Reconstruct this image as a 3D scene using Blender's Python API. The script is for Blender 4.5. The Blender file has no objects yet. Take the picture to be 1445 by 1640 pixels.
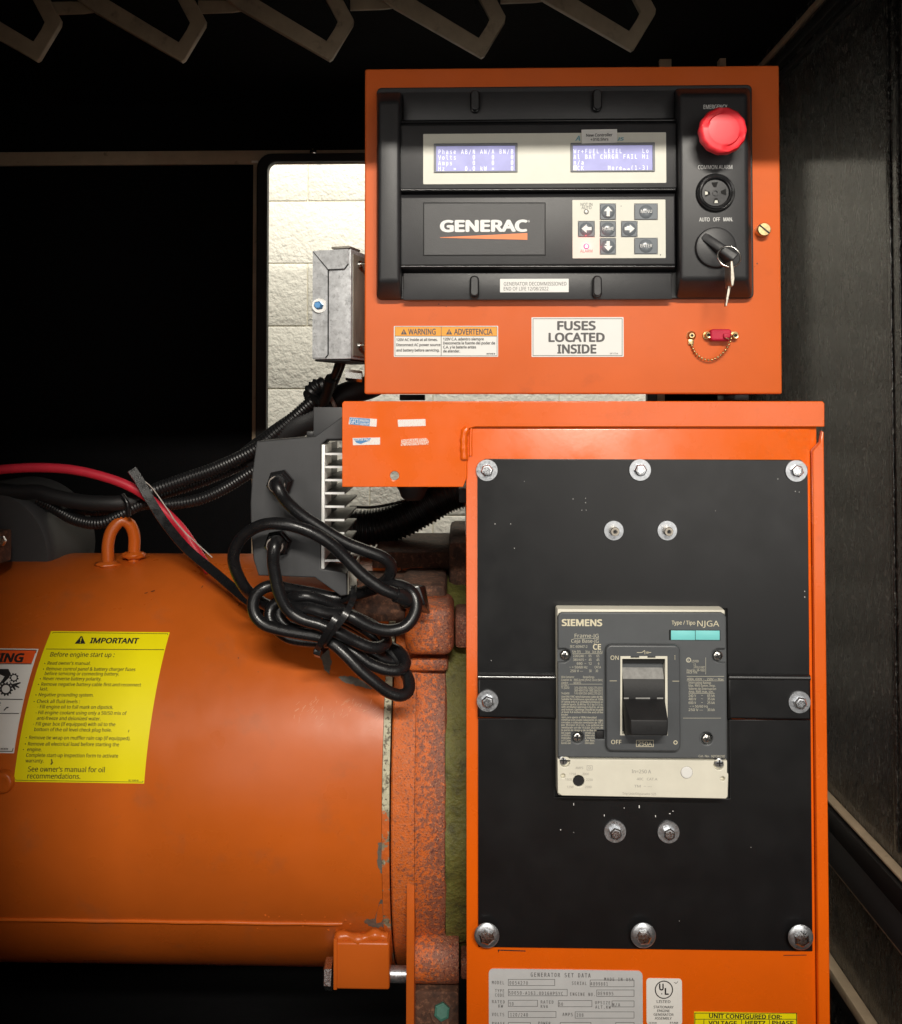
import bpy, bmesh, math, random, os
from mathutils import Vector, Matrix
random.seed(7)
D2R = math.radians
scene = bpy.context.scene
COL = scene.collection

# ------------------------------------------------------------------ camera
F, PPX, PPY, IW, IH = 1500.0, 697.44, 606.19, 1445.0, 1640.0
PITCH, YAW = D2R(1.48), D2R(1.435)
CAM = Vector((0, -1.05, 0))
cd = bpy.data.cameras.new("camera"); cam = bpy.data.objects.new("camera", cd); COL.objects.link(cam)
cam.location = CAM; cam.rotation_euler = (D2R(90) + PITCH, 0, YAW)
cd.sensor_fit = 'HORIZONTAL'; cd.sensor_width = 36; cd.lens = F * 36 / IW
cd.shift_x = (IW / 2 - PPX) / IW; cd.shift_y = -(IH / 2 - PPY) / IW
cd.clip_start = .02; cd.clip_end = 100
scene.camera = cam

# ------------------------------------------------------------------ light
world = bpy.data.worlds.new("World"); scene.world = world; world.use_nodes = True
world.node_tree.nodes["Background"].inputs[0].default_value = (1, .97, .92, 1)
world.node_tree.nodes["Background"].inputs[1].default_value = 0.06

def area(name, loc, target, sx, sy, power, col):
    l = bpy.data.lights.new(name, 'AREA'); l.shape = 'RECTANGLE'; l.size = sx; l.size_y = sy
    l.energy = power; l.color = col
    o = bpy.data.objects.new(name, l); COL.objects.link(o); o.location = loc
    o.rotation_euler = (Vector(target) - Vector(loc)).to_track_quat('-Z', 'Y').to_euler()
    return o
# ceiling strip lamp of the room behind the photographer, and the two bright sides of that room
area("strip_lamp", (.26, -3.0, 1.50), (.1, 0, -.2), 1.3, .09, 112, (1, .94, .84))
area("room_light_near", (1.0, -2.7, -.05), (.2, 0, -.2), 1.3, 1.35, 12, (1, .95, .88))
area("room_light_far", (-1.2, -2.7, .0), (.2, 0, -.2), 1.25, 1.35, 13, (1, .95, .88))
# lamp between the enclosure and the block wall
area("passage_lamp", (.1, .98, 1.75), (.1, 1.96, -.1), 2.4, .5, 58, (1, .95, .84))
scene.view_settings.view_transform = 'Standard'; scene.view_settings.look = 'None'
scene.view_settings.exposure = 0; scene.view_settings.gamma = 1
scene.render.engine = 'CYCLES'

# ------------------------------------------------------------------ projection helpers
_R = Matrix.Rotation(YAW, 3, 'Z') @ Matrix.Rotation(PITCH, 3, 'X')
def ray(px, py): return _R @ Vector(((px - PPX) / F, 1.0, -(py - PPY) / F))
def W(px, py, Y=0.0):
    d = ray(px, py); return CAM + d * ((Y - CAM.y) / d.y)
def S(Y): return (Y - CAM.y) / F            # metres per photo pixel at depth Y
def rectw(x0, y0, x1, y1, Y):
    a, b, c, d = W(x0, y0, Y), W(x1, y0, Y), W(x0, y1, Y), W(x1, y1, Y)
    return (a.x + c.x) / 2, (b.x + d.x) / 2, (c.z + d.z) / 2, (a.z + b.z) / 2     # x0 x1 z0 z1
def L(pts, Y): return [(W(x, y, Y).x, W(x, y, Y).z) for x, y in pts]
def rrw(x0, x1, z0, z1, r, n=5):
    o = []
    for cx, cz, a in ((x1 - r, z1 - r, 0), (x0 + r, z1 - r, 90), (x0 + r, z0 + r, 180), (x1 - r, z0 + r, 270)):
        for i in range(n + 1):
            t = D2R(a + 90 * i / n); o.append((cx + r * math.cos(t), cz + r * math.sin(t)))
    return o
def RR(x0, y0, x1, y1, r, Y, n=5):
    a = rectw(x0, y0, x1, y1, Y); return rrw(*a, r * S(Y), n)
def circ(px, py, r, Y, n=24):
    c = W(px, py, Y); r *= S(Y)
    return [(c.x + r * math.cos(2 * math.pi * i / n), c.z + r * math.sin(2 * math.pi * i / n)) for i in range(n)]

# ------------------------------------------------------------------ object helpers
WL = {}
def thing(name, label, cat, loc=(0, 0, 0), group=None):
    o = bpy.data.objects.new(name, None); COL.objects.link(o); o.location = loc; o.empty_display_size = .02
    o["label"] = label; o["category"] = cat
    if group: o["group"] = group
    WL[o] = Vector(loc); return o
def link(name, me, mat, parent=None, smooth=40):
    vs = [v.co.copy() for v in me.vertices]
    if not vs: raise ValueError(name)
    lo = Vector([min(v[i] for v in vs) for i in range(3)]); hi = Vector([max(v[i] for v in vs) for i in range(3)])
    c = (lo + hi) / 2
    me.transform(Matrix.Translation(-c))
    if mat and not me.materials: me.materials.append(mat)
    if smooth:
        me.shade_smooth(); me.set_sharp_from_angle(angle=D2R(smooth))
    o = bpy.data.objects.new(name, me); COL.objects.link(o)
    WL[o] = c
    if parent: o.parent = parent; o.location = c - WL[parent]
    else: o.location = c
    return o
def pd(name, verts, faces, mat, parent=None, smooth=40, fixn=True):
    me = bpy.data.meshes.new(name); me.from_pydata([tuple(v) for v in verts], [], faces)
    if fixn:
        bm = bmesh.new(); bm.from_mesh(me); bmesh.ops.recalc_face_normals(bm, faces=bm.faces); bm.to_mesh(me); bm.free()
    return link(name, me, mat, parent, smooth)
def bmo(name, bm, mat, parent=None, smooth=40):
    bmesh.ops.recalc_face_normals(bm, faces=bm.faces)
    me = bpy.data.meshes.new(name); bm.to_mesh(me); bm.free(); return link(name, me, mat, parent, smooth)
def hexa(name, eight, mat, parent=None, bev=0, seg=2, M=None):
    """eight corners: back quad then front quad, each in loop order"""
    bm = bmesh.new(); v = [bm.verts.new(M @ Vector(p) if M else p) for p in eight]
    for f in ((0, 1, 2, 3), (7, 6, 5, 4), (0, 4, 5, 1), (1, 5, 6, 2), (2, 6, 7, 3), (3, 7, 4, 0)): bm.faces.new([v[i] for i in f])
    if bev: bmesh.ops.bevel(bm, geom=bm.edges[:], offset=bev, segments=seg, profile=.5, affect='EDGES')
    return bmo(name, bm, mat, parent)
def box(name, x0, x1, y0, y1, z0, z1, mat, parent=None, bev=.001, seg=2, M=None):
    return hexa(name, [(x0, y1, z0), (x1, y1, z0), (x1, y1, z1), (x0, y1, z1), (x0, y0, z0), (x1, y0, z0), (x1, y0, z1), (x0, y0, z1)], mat, parent, bev, seg, M)
def pbox(name, x0, y0, x1, y1, Yf, Yb, mat, parent=None, bev=.001, seg=2):
    a = rectw(x0, y0, x1, y1, Yf); return box(name, a[0], a[1], Yf, Yb, a[2], a[3], mat, parent, bev, seg)
def frust(name, base, Yb, front, Yf, mat, parent=None, bev=.002, seg=3):
    a, b = rectw(*base, Yb), rectw(*front, Yf)
    return hexa(name, [(a[0], Yb, a[2]), (a[1], Yb, a[2]), (a[1], Yb, a[3]), (a[0], Yb, a[3]), (b[0], Yf, b[2]), (b[1], Yf, b[2]), (b[1], Yf, b[3]), (b[0], Yf, b[3])], mat, parent, bev, seg)
def plate(name, loops, Yf, Yb, mat, parent=None, bev=0.0, smooth=40):
    """flat plate facing the camera, outer loop then holes, (x,z) world metres"""
    cu = bpy.data.curves.new("t", 'CURVE'); cu.dimensions = '2D'; cu.fill_mode = 'BOTH'
    for lp in loops:
        sp = cu.splines.new('POLY'); sp.points.add(len(lp) - 1); sp.use_cyclic_u = True
        for p, q in zip(sp.points, lp): p.co = (q[0], q[1], 0, 1)
    h = (Yb - Yf) / 2
    if bev: cu.bevel_depth = bev; cu.bevel_resolution = 2; cu.offset = -bev
    cu.extrude = max(h - bev, 1e-5)
    ob = bpy.data.objects.new("t", cu); me = bpy.data.meshes.new_from_object(ob)
    me.transform(Matrix(((1, 0, 0, 0), (0, 0, -1, (Yf + Yb) / 2), (0, 1, 0, 0), (0, 0, 0, 1))))
    bpy.data.objects.remove(ob); bpy.data.curves.remove(cu); me.name = name; me.materials.clear()
    return link(name, me, mat, parent, smooth)
def lathe(name, prof, origin, axis, mat, parent=None, n=28, phase=0, smooth=40, squash=None):
    axis = Vector(axis).normalized(); u = axis.orthogonal().normalized()
    if abs(axis.y) > .9: u = Vector((1, 0, 0))
    if abs(axis.x) > .9: u = Vector((0, 0, 1))
    w = axis.cross(u); o = Vector(origin); V = []; Fc = []; rings = []
    for r, h in prof:
        if r < 1e-7: rings.append([len(V)]); V.append(o + axis * h)
        else:
            rings.append(list(range(len(V), len(V) + n)))
            for i in range(n):
                t = 2 * math.pi * i / n + phase; V.append(o + axis * h + (u * math.cos(t) + w * math.sin(t)) * r)
    for a, b in zip(rings, rings[1:]):
        for i in range(n):
            j = (i + 1) % n
            if len(a) == 1 and len(b) == 1: continue
            if len(a) == 1: Fc.append((a[0], b[i], b[j]))
            elif len(b) == 1: Fc.append((a[i], a[j], b[0]))
            else: Fc.append((a[i], a[j], b[j], b[i]))
    return pd(name, V, Fc, mat, parent, smooth)
def spline(pts, step):
    P = [Vector(p) for p in pts]; out = []
    for i in range(len(P) - 1):
        p0 = P[i - 1] if i else P[0] * 2 - P[1]; p1, p2 = P[i], P[i + 1]; p3 = P[i + 2] if i + 2 < len(P) else p2 * 2 - p1
        n = max(2, int((p2 - p1).length / step))
        for k in range(n):
            t = k / n
            out.append(.5 * ((2 * p1) + (p2 - p0) * t + (2 * p0 - 5 * p1 + 4 * p2 - p3) * t * t + (3 * p1 - p0 - 3 * p2 + p3) * t ** 3))
    out.append(P[-1]); return out
def tube(name, pts, r, mat, parent=None, n=12, step=.006, ridge=0, pitch=.004, taper=None, cap=True, raw=False):
    if ridge: step = pitch / 4
    C = spline(pts, step)
    if ridge:   # resample at even steps so that the corrugation keeps its pitch
        out = [C[0]]; acc = 0
        for a, b in zip(C, C[1:]):
            seg = (b - a).length; pos = step - acc
            while pos <= seg: out.append(a.lerp(b, pos / seg)); pos += step
            acc = seg - (pos - step)
        C = out
    V = []; Fc = []; T = (C[1] - C[0]).normalized(); u = T.orthogonal().normalized()
    for i, c in enumerate(C):
        t = (C[min(i + 1, len(C) - 1)] - C[max(i - 1, 0)]).normalized()
        u = (u - t * u.dot(t)).normalized(); w = t.cross(u)
        rr = r * (1 + (ridge if (i % 4) in (0, 1) else -ridge)) if ridge else r
        if taper: rr *= taper(i / (len(C) - 1))
        for k in range(n):
            a = 2 * math.pi * k / n; V.append(c + (u * math.cos(a) + w * math.sin(a)) * rr)
    for i in range(len(C) - 1):
        for k in range(n):
            k2 = (k + 1) % n; Fc.append((i * n + k, i * n + k2, (i + 1) * n + k2, (i + 1) * n + k))
    if cap: Fc.append(tuple(range(n))[::-1]); Fc.append(tuple((len(C) - 1) * n + k for k in range(n)))
    if raw: return V, Fc
    return pd(name, V, Fc, mat, parent, 60)
def ribbon(name, pts, w, th, mat, parent=None, step=.006, face=(0, -1, 0)):
    C = spline(pts, step); V = []; Fc = []
    for i, c in enumerate(C):
        t = (C[min(i + 1, len(C) - 1)] - C[max(i - 1, 0)]).normalized()
        s = t.cross(Vector(face)).normalized(); nrm = s.cross(t).normalized()
        for a, b in ((-1, -1), (1, -1), (1, 1), (-1, 1)): V.append(c + s * a * w / 2 + nrm * b * th / 2)
    for i in range(len(C) - 1):
        for k in range(4): Fc.append((i * 4 + k, i * 4 + (k + 1) % 4, (i + 1) * 4 + (k + 1) % 4, (i + 1) * 4 + k))
    Fc += [(0, 1, 2, 3), tuple((len(C) - 1) * 4 + k for k in range(4))]
    return pd(name, V, Fc, mat, parent, 40)
def pts3(seq): return [W(*p) for p in seq]

# ------------------------------------------------------------------ print and stickers
class Flat:
    def __init__(s, Y): s.Y = Y
    def uv(s, px, py): p = W(px, py, s.Y); return p.x, p.z
    def xyz(s, u, v, off): return Vector((u, s.Y - off, v))
class Barrel:
    def __init__(s, yc, zc, R): s.yc, s.zc, s.R = yc, zc, R
    def hit(s, px, py):
        d = ray(px, py); oy, oz = CAM.y - s.yc, CAM.z - s.zc
        A = d.y ** 2 + d.z ** 2; B = 2 * (oy * d.y + oz * d.z); Cc = oy * oy + oz * oz - s.R ** 2
        return CAM + d * ((-B - math.sqrt(max(0, B * B - 4 * A * Cc))) / (2 * A))
    def uv(s, px, py):
        p = s.hit(px, py); return p.x, math.atan2(p.z - s.zc, -(p.y - s.yc)) * s.R
    def xyz(s, u, v, off):
        a = v / s.R; r = s.R + off; return Vector((u, s.yc - r * math.cos(a), s.zc + r * math.sin(a)))
def face(fn):        # plain sans faces that ship with Blender itself; its built-in face if they are missing
    p = os.path.join(bpy.utils.resource_path('LOCAL'), "datafiles", "fonts", fn)
    try: return bpy.data.fonts.load(p) if os.path.exists(p) else None
    except Exception: return None
SANS, MONO = face("NotoSansMath-Regular.woff2"), face("DejaVuSansMono.woff2")
def glyphs(s, font):
    cu = bpy.data.curves.new("t", 'FONT'); cu.body = s; cu.size = 1; cu.resolution_u = 2
    if font: cu.font = font
    cu.fill_mode = 'FRONT'
    ob = bpy.data.objects.new("t", cu); me = bpy.data.meshes.new_from_object(ob)
    V = [v.co.copy() for v in me.vertices]; Fc = [tuple(p.vertices) for p in me.polygons]
    bpy.data.objects.remove(ob); bpy.data.curves.remove(cu); bpy.data.meshes.remove(me); return V, Fc
def strikes(b):      # heavier weights are printed as several shifted strikes
    if b < .009: return [(0, 0)]
    if b < .018: return [(-b * .6, 0), (b * .6, 0)]
    return [(b * math.cos(k * math.pi / 4) , b * math.sin(k * math.pi / 4) * .8) for k in range(8)] + [(0, 0)]
CAPH = max(v.y for v in glyphs("H", SANS)[0]); CAPM = max(v.y for v in glyphs("H", MONO)[0])
class Print:
    """flat print collected on one surface, one mesh per ink"""
    def __init__(s, surf, off=.0004): s.f, s.off, s.V, s.F = surf, off, [], []
    def add(s, uvs, faces, up=0):
        b = len(s.V); s.V += [s.f.xyz(u, v, s.off + up) for u, v in uvs]; s.F += [tuple(b + i for i in f) for f in faces]
    def text(s, t, x0, x1, base, cap, bold=.0, shear=0, ybase1=None):
        V, Fc = glyphs(t, SANS)
        if not V: return s
        lo, hi = min(v.x for v in V), max(v.x for v in V)
        u0, v0 = s.f.uv(x0, base); v1 = s.f.uv(x0, base - cap)[1]; k = (v1 - v0) / CAPH
        if x1 is None: kx = k
        else:
            u1 = s.f.uv(x1, base)[0]; kx = (u1 - u0) / max(hi - lo + 1.2 * bold, 1e-6)
        tilt = 0
        if ybase1 is not None and x1 is not None: tilt = (s.f.uv(x1, ybase1)[1] - v0) / max(u1 - u0, 1e-6)
        for i, (ox, oy) in enumerate(strikes(bold)):
            s.add([(u0 + (v.x - lo + ox + bold * .6) * kx + shear * v.y * k, v0 + (v.y + oy) * k + (v.x - lo) * kx * tilt) for v in V], Fc, i * 1.5e-5)
        return s
    def mono(s, t, x0, pitch, base, cap, bold=.0, rel=.78):
        u0, v0 = s.f.uv(x0, base); p = s.f.uv(x0 + pitch, base)[0] - u0; k = (s.f.uv(x0, base - cap)[1] - v0) / CAPM
        for i, c in enumerate(t):
            if c == ' ': continue
            V, Fc = glyphs('O' if c == '0' else c, MONO); kx = p / .602
            for j, (ox, oy) in enumerate(strikes(bold)): s.add([(u0 + i * p + (v.x + ox) * kx, v0 + (v.y + oy) * k) for v in V], Fc, j * 1.5e-5)
        return s
    def poly(s, pts):
        s.add([s.f.uv(*p) for p in pts], [tuple(range(len(pts)))]); return s
    def rect(s, x0, y0, x1, y1): return s.poly([(x0, y1), (x1, y1), (x1, y0), (x0, y0)])
    def line(s, x0, y0, x1, y1, w):
        dx, dy = x1 - x0, y1 - y0; l = math.hypot(dx, dy); nx, ny = -dy / l * w / 2, dx / l * w / 2
        return s.poly([(x0 + nx, y0 + ny), (x1 + nx, y1 + ny), (x1 - nx, y1 - ny), (x0 - nx, y0 - ny)])
    def frame(s, x0, y0, x1, y1, w):
        for a in ((x0, y0, x1, y0 + w), (x0, y1 - w, x1, y1), (x0, y0 + w, x0 + w, y1 - w), (x1 - w, y0 + w, x1, y1 - w)): s.rect(*a)
        return s
    def quad(s, c, w):
        for a, b in zip(c, c[1:] + c[:1]): s.line(*a, *b, w)
        return s
    def ring(s, x, y, r0, r1, n=24):
        P = []
        for r in (r0, r1): P += [s.f.uv(x + r * math.cos(2 * math.pi * i / n), y + r * math.sin(2 * math.pi * i / n)) for i in range(n)]
        s.add(P, [(i, (i + 1) % n, n + (i + 1) % n, n + i) for i in range(n)]); return s
    def disc(s, x, y, r, n=20): return s.poly([(x + r * math.cos(2 * math.pi * i / n), y + r * math.sin(2 * math.pi * i / n)) for i in range(n)])
    def done(s, name, mat, parent): return pd(name, s.V, s.F, mat, parent, 0, False)
def sticker(name, x0, y0, x1, y1, Y, mat, parent, label=None, r=1.5, th=.0004):
    o = plate(name, [RR(x0, y0, x1, y1, r, Y, 3)], Y - th, Y + .0002, mat, parent)
    if label: o["label"] = label
    return o
def curved(name, corners, surf, mat, parent, label=None, off=.0004, n=12):
    V = []; Fc = []; (a, b, c, d) = [surf.uv(*p) for p in corners]     # TL TR BR BL
    for i in range(n + 1):
        t = i / n
        for s_ in (0, 1):
            l_ = (a[0] + (d[0] - a[0]) * t, a[1] + (d[1] - a[1]) * t); r_ = (b[0] + (c[0] - b[0]) * t, b[1] + (c[1] - b[1]) * t)
            p = l_ if s_ == 0 else r_; V.append(surf.xyz(p[0], p[1], off))
    for i in range(n): Fc.append((2 * i, 2 * i + 1, 2 * i + 3, 2 * i + 2))
    m = len(V)                                  # give the film its thickness
    V += [surf.xyz(*( (lambda q: (q[0], q[1]))((v.x, math.atan2(v.z - surf.zc, -(v.y - surf.yc)) * surf.R))), -.0003) for v in V[:m]]
    for i in range(n): Fc += [(2 * i, 2 * i + 2, m + 2 * i + 2, m + 2 * i), (2 * i + 1, m + 2 * i + 1, m + 2 * i + 3, 2 * i + 3)]
    Fc += [(0, m, m + 1, 1), (2 * n, 2 * n + 1, m + 2 * n + 1, m + 2 * n)]
    o = pd(name, V, Fc, mat, parent, 30)
    if label: o["label"] = label
    return o

# ------------------------------------------------------------------ materials
def pm(name, col, rough=.5, metal=0, var=0, vs=25, bump=0, bs=300, bd=.001, coat=0, spec=.5, layers=(), stretch=(1, 1, 1), rvar=0, emit=0, wave=0):
    m = bpy.data.materials.new(name); m.use_nodes = True; nt = m.node_tree; b = nt.nodes["Principled BSDF"]; N = nt.nodes.new; Lk = nt.links.new
    b.inputs["Metallic"].default_value = metal; b.inputs["Roughness"].default_value = rough
    b.inputs["Specular IOR Level"].default_value = spec; b.inputs["Coat Weight"].default_value = coat; b.inputs["Coat Roughness"].default_value = .12
    geo = N("ShaderNodeNewGeometry"); mp = N("ShaderNodeMapping"); mp.inputs["Scale"].default_value = stretch; Lk(geo.outputs["Position"], mp.inputs["Vector"])
    def noise(s, det=4, ro=.6):
        n = N("ShaderNodeTexNoise"); n.inputs["Scale"].default_value = s; n.inputs["Detail"].default_value = det; n.inputs["Roughness"].default_value = ro
        Lk(mp.outputs[0], n.inputs["Vector"]); return n.outputs["Fac"]
    def ramp(src, a, b_, lo=0, hi=1):
        r = N("ShaderNodeMapRange"); r.inputs[1].default_value = a; r.inputs[2].default_value = b_; r.inputs[3].default_value = lo; r.inputs[4].default_value = hi
        Lk(src, r.inputs[0]); return r.outputs[0]
    rgb = N("ShaderNodeRGB"); rgb.outputs[0].default_value = (*col, 1); cur = rgb.outputs[0]
    for (c2, s_, a, b_, amt, *g) in layers:
        f_ = noise(s_, 6, .65)
        if g:                                    # wear that grows along one axis: (axis, from, to, how much)
            sx = N("ShaderNodeSeparateXYZ"); Lk(geo.outputs["Position"], sx.inputs[0]); ad = N("ShaderNodeMath"); ad.operation = 'ADD'
            Lk(ramp(sx.outputs[g[0][0]], g[0][1], g[0][2], -g[0][3], g[0][3]), ad.inputs[0]); Lk(f_, ad.inputs[1]); f_ = ad.outputs[0]
        mx = N("ShaderNodeMix"); mx.data_type = 'RGBA'; Lk(ramp(f_, a, b_, 0, amt), mx.inputs[0]); Lk(cur, mx.inputs[6]); mx.inputs[7].default_value = (*c2, 1); cur = mx.outputs[2]
    if var:
        hs = N("ShaderNodeHueSaturation"); Lk(ramp(noise(vs), .25, .75, 1 - var, 1 + var), hs.inputs["Value"]); Lk(cur, hs.inputs["Color"]); cur = hs.outputs[0]
    Lk(cur, b.inputs["Base Color"])
    if rvar: Lk(ramp(noise(vs * 1.7), .3, .7, max(rough - rvar, .02), rough + rvar), b.inputs["Roughness"])
    if bump:
        bp = N("ShaderNodeBump"); bp.inputs["Strength"].default_value = bump; bp.inputs["Distance"].default_value = bd; Lk(noise(bs, 4, .55), bp.inputs["Height"]); Lk(bp.outputs[0], b.inputs["Normal"])
        if wave:
            b2 = N("ShaderNodeBump"); b2.inputs["Strength"].default_value = wave; b2.inputs["Distance"].default_value = .01; Lk(noise(7, 2, .5), b2.inputs["Height"]); Lk(b2.outputs[0], bp.inputs["Normal"])
    if emit: Lk(cur, b.inputs["Emission Color"]); b.inputs["Emission Strength"].default_value = emit
    return m
OR_CAB = pm("orange_gloss_paint", (.80, .125, .004), .27, var=.05, vs=11, bump=.06, bs=160, coat=.25, rvar=.07, wave=.12, layers=[((.50, .085, .01), 30, .62, .80, .4)])
OR_CTL = pm("orange_satin_paint", (.72, .132, .022), .40, var=.06, vs=9, bump=.05, bs=400, rvar=.09, wave=.10, layers=[((.46, .085, .02), 22, .58, .78, .4), ((.30, .07, .03), 90, .70, .78, .5)])
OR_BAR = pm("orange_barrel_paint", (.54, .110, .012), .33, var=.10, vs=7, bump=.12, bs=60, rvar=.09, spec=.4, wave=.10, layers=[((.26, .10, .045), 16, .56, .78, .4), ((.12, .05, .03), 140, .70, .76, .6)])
RUST = pm("rusted_orange_paint", (.62, .135, .018), .55, var=.15, vs=90, bump=.8, bs=420, bd=.0014,
          layers=[((.46, .15, .06), 260, .48, .60, .6), ((.21, .085, .055), 190, .46, .57, .88, (0, -.085, 0, .17)), ((.10, .035, .028), 420, .56, .61, .85, (0, -.085, 0, .05)), ((.55, .33, .20), 480, .60, .66, .6, (0, -.085, 0, .04))])
RUSTD = RUST
RUSTB = pm("brown_dirty_casting", (.085, .038, .022), .8, var=.25, vs=50, bump=.6, bs=180, bd=.0015, layers=[((.24, .11, .06), 160, .52, .62, .7), ((.03, .015, .01), 60, .5, .62, .8)])
GREEN = pm("olive_engine_paint", (.15, .15, .035), .6, var=.3, vs=120, bump=.9, bs=160, bd=.003, layers=[((.05, .05, .02), 60, .5, .66, .8), ((.40, .40, .2), 320, .68, .74, .7)])
CHIP = pm("chipped_primer", (.50, .48, .34), .6, var=.2, vs=160, bump=.5, bs=300, layers=[((.20, .175, .11), 60, .44, .56, .85, (2, -.42, -.56, .16)), ((.08, .06, .035), 170, .52, .58, .9), ((.54, .110, .012), 38, .50, .54, 1.0, (2, -.40, -.62, .07))])
BLKPLATE = pm("black_plate_paint", (.0068, .0068, .0075), .33, var=.12, vs=12, bump=.03, bs=500, rvar=.05)
BLKPLAS = pm("black_textured_plastic", (.026, .026, .028), .42, var=.15, vs=30, bump=.35, bs=1300, bd=.0004, layers=[((.10, .09, .08), 90, .70, .80, .35)])
FOLDBLK = pm("black_folded_edge", (.012, .012, .013), .22, spec=.8, coat=.5)
BLKGLOSS = pm("black_gloss_plastic", (.012, .012, .013), .2, var=.1, bump=.05, bs=300)
RUBBER = pm("black_cable_rubber", (.009, .009, .010), .30, var=.2, vs=60, bump=.15, bs=500, rvar=.08, layers=[((.035, .032, .028), 80, .62, .76, .45)])
LOOM = pm("black_corrugated_plastic", (.010, .010, .011), .38)
SLEEVE = pm("black_sleeve", (.010, .010, .011), .55, bump=.4, bs=700)
FOAM = pm("black_acoustic_foam", (.0035, .0035, .004), .9, var=.2, vs=40, bump=.5, bs=240, bd=.002, spec=.12)
FILM = pm("black_foam_film", (.016, .015, .014), .25, var=.35, vs=25, bump=1.0, bs=330, bd=.0030, spec=.9, coat=.35, stretch=(1, 1, .45), rvar=.10, layers=[((.20, .19, .17), 300, .54, .62, .75), ((.10, .095, .085), 40, .55, .75, .5)])
TAN = pm("tan_sheet_metal", (.50, .39, .265), .5, var=.15, vs=30, bump=.1, bs=200, layers=[((.12, .09, .06), 50, .62, .72, .6)])
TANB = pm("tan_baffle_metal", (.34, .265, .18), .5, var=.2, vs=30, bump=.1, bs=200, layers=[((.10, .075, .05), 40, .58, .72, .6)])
GASKET = pm("black_rubber_gasket", (.010, .009, .009), .5)
CREAMWALL = pm("painted_block", (.82, .80, .72), .7, var=.03, vs=12, bump=1.0, bs=60, bd=.006)
MORTAR = pm("painted_mortar", (.78, .74, .62), .8, bump=.6, bs=120, bd=.003)
GALV = pm("galvanised_steel", (.62, .64, .66), .45, metal=.30, var=.3, vs=120, bump=.05, bs=200, rvar=.1, layers=[((.28, .29, .30), 160, .55, .66, .6)])
GALVD = pm("dull_galvanised_steel", (.36, .34, .29), .5, metal=.25, var=.35, vs=50, stretch=(1, 1, .3))
ZINC = pm("zinc_plated_steel", (.72, .74, .77), .28, metal=1, var=.12, vs=300, rvar=.1, bump=.15, bs=900, bd=.0004)
ZINCW = pm("zinc_washer", (.52, .54, .57), .36, metal=.9, var=.15, vs=220, rvar=.12)
STEEL = pm("bright_steel", (.78, .76, .72), .2, metal=1, var=.1, vs=200)
BRASS = pm("tarnished_brass", (.62, .47, .24), .32, metal=1, var=.35, vs=500)
NICKEL = pm("nickel", (.46, .42, .36), .42, metal=1, var=.2, vs=300)
ALU = pm("cut_aluminium", (.86, .86, .84), .35, metal=.25, var=.05)
FIN = pm("shaded_fin_metal", (.040, .036, .033), .40, metal=.2, var=.2, vs=60)  # darkened colour holds the shade between the fins
CHARG = pm("charcoal_powder_coat", (.045, .046, .049), .5, var=.12, vs=40, bump=.25, bs=1500, bd=.0003)
CREAM = pm("cream_membrane", (.70, .69, .60), .42, var=.03, vs=60, layers=[((.45, .42, .34), 130, .70, .78, .4)])
BEIGE = pm("beige_plastic", (.74, .71, .60), .42, var=.05, vs=40, layers=[((.40, .36, .28), 60, .66, .78, .45)])
GREYC = pm("grey_breaker_plastic", (.088, .094, .100), .45, var=.06, vs=50, bump=.2, bs=1600, bd=.0003)
GREYE = pm("grey_escutcheon", (.075, .080, .086), .4, var=.06, vs=50, bump=.15, bs=1600, bd=.0003)
KEYG = pm("grey_key_rubber", (.13, .15, .17), .4, var=.06)
KEYD = pm("grey_key_dome", (.17, .19, .21), .22)
FRAMEG = pm("lcd_frame_grey", (.15, .16, .18), .4)
LCD = pm("lcd_backlight", (.40, .40, .68), .12, var=.12, vs=40, emit=.36)
LCDT = pm("lcd_lit_pixels", (.82, .83, .93), .3, emit=.5)
LCDY = pm("lcd_cursor", (.90, .86, .60), .3, emit=.40)
TWHITE = pm("white_ink", (.82, .82, .80), .5)
TCREAM = pm("cream_ink", (.72, .66, .48), .5)
TCREAMD = pm("faint_cream_ink", (.58, .55, .44), .5)
TGREY = pm("dark_grey_ink", (.085, .08, .08), .5)
TBLACK = pm("black_ink", (.018, .016, .016), .5)
TFAINT = pm("faint_grey_ink", (.36, .34, .31), .5)
TEAL = pm("teal_pen_ink", (.12, .34, .42), .5)
TRED = pm("red_ink", (.62, .08, .10), .5)
WHITE = pm("white_vinyl", (.80, .79, .76), .38, var=.02)
SAFETY = pm("safety_orange_print", (.88, .36, .03), .4)
WARNOR = pm("red_orange_print", (.82, .10, .015), .4)
LOGOOR = pm("logo_orange", (.85, .22, .05), .4)
YELLOW = pm("yellow_vinyl", (.86, .75, .004), .35, var=.03)
SILVER = pm("silver_plate", (.62, .63, .64), .42, metal=.15, var=.06, vs=40, bump=.03, bs=600)
BLUE = pm("blue_print", (.07, .24, .50), .4)
WORNW = pm("worn_white_print", (.80, .77, .74), .5, layers=[((.78, .20, .06), 900, .56, .62, .8)])
WORNB = pm("worn_blue_print", (.07, .24, .50), .5, layers=[((.82, .82, .80), 260, .50, .54, 1.0)])
WORNO = pm("worn_white_film", (.80, .66, .58), .5, layers=[((.74, .16, .04), 950, .46, .54, .9)])
RED = pm("red_button_plastic", (.88, .035, .05), .42, var=.04)
REDCAP = pm("red_rubber_cap", (.55, .012, .05), .55, bump=.5, bs=900)
REDCAB = pm("red_cable_jacket", (.62, .025, .05), .45, var=.1, vs=80)
CYAN = pm("cyan_window", (.22, .68, .68), .3, var=.03)
TEALC = pm("teal_bolt_paint", (.05, .17, .13), .5, var=.2, vs=200)
GLOWRED = pm("red_led", (1.0, .05, .10), .3, emit=4)
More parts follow.
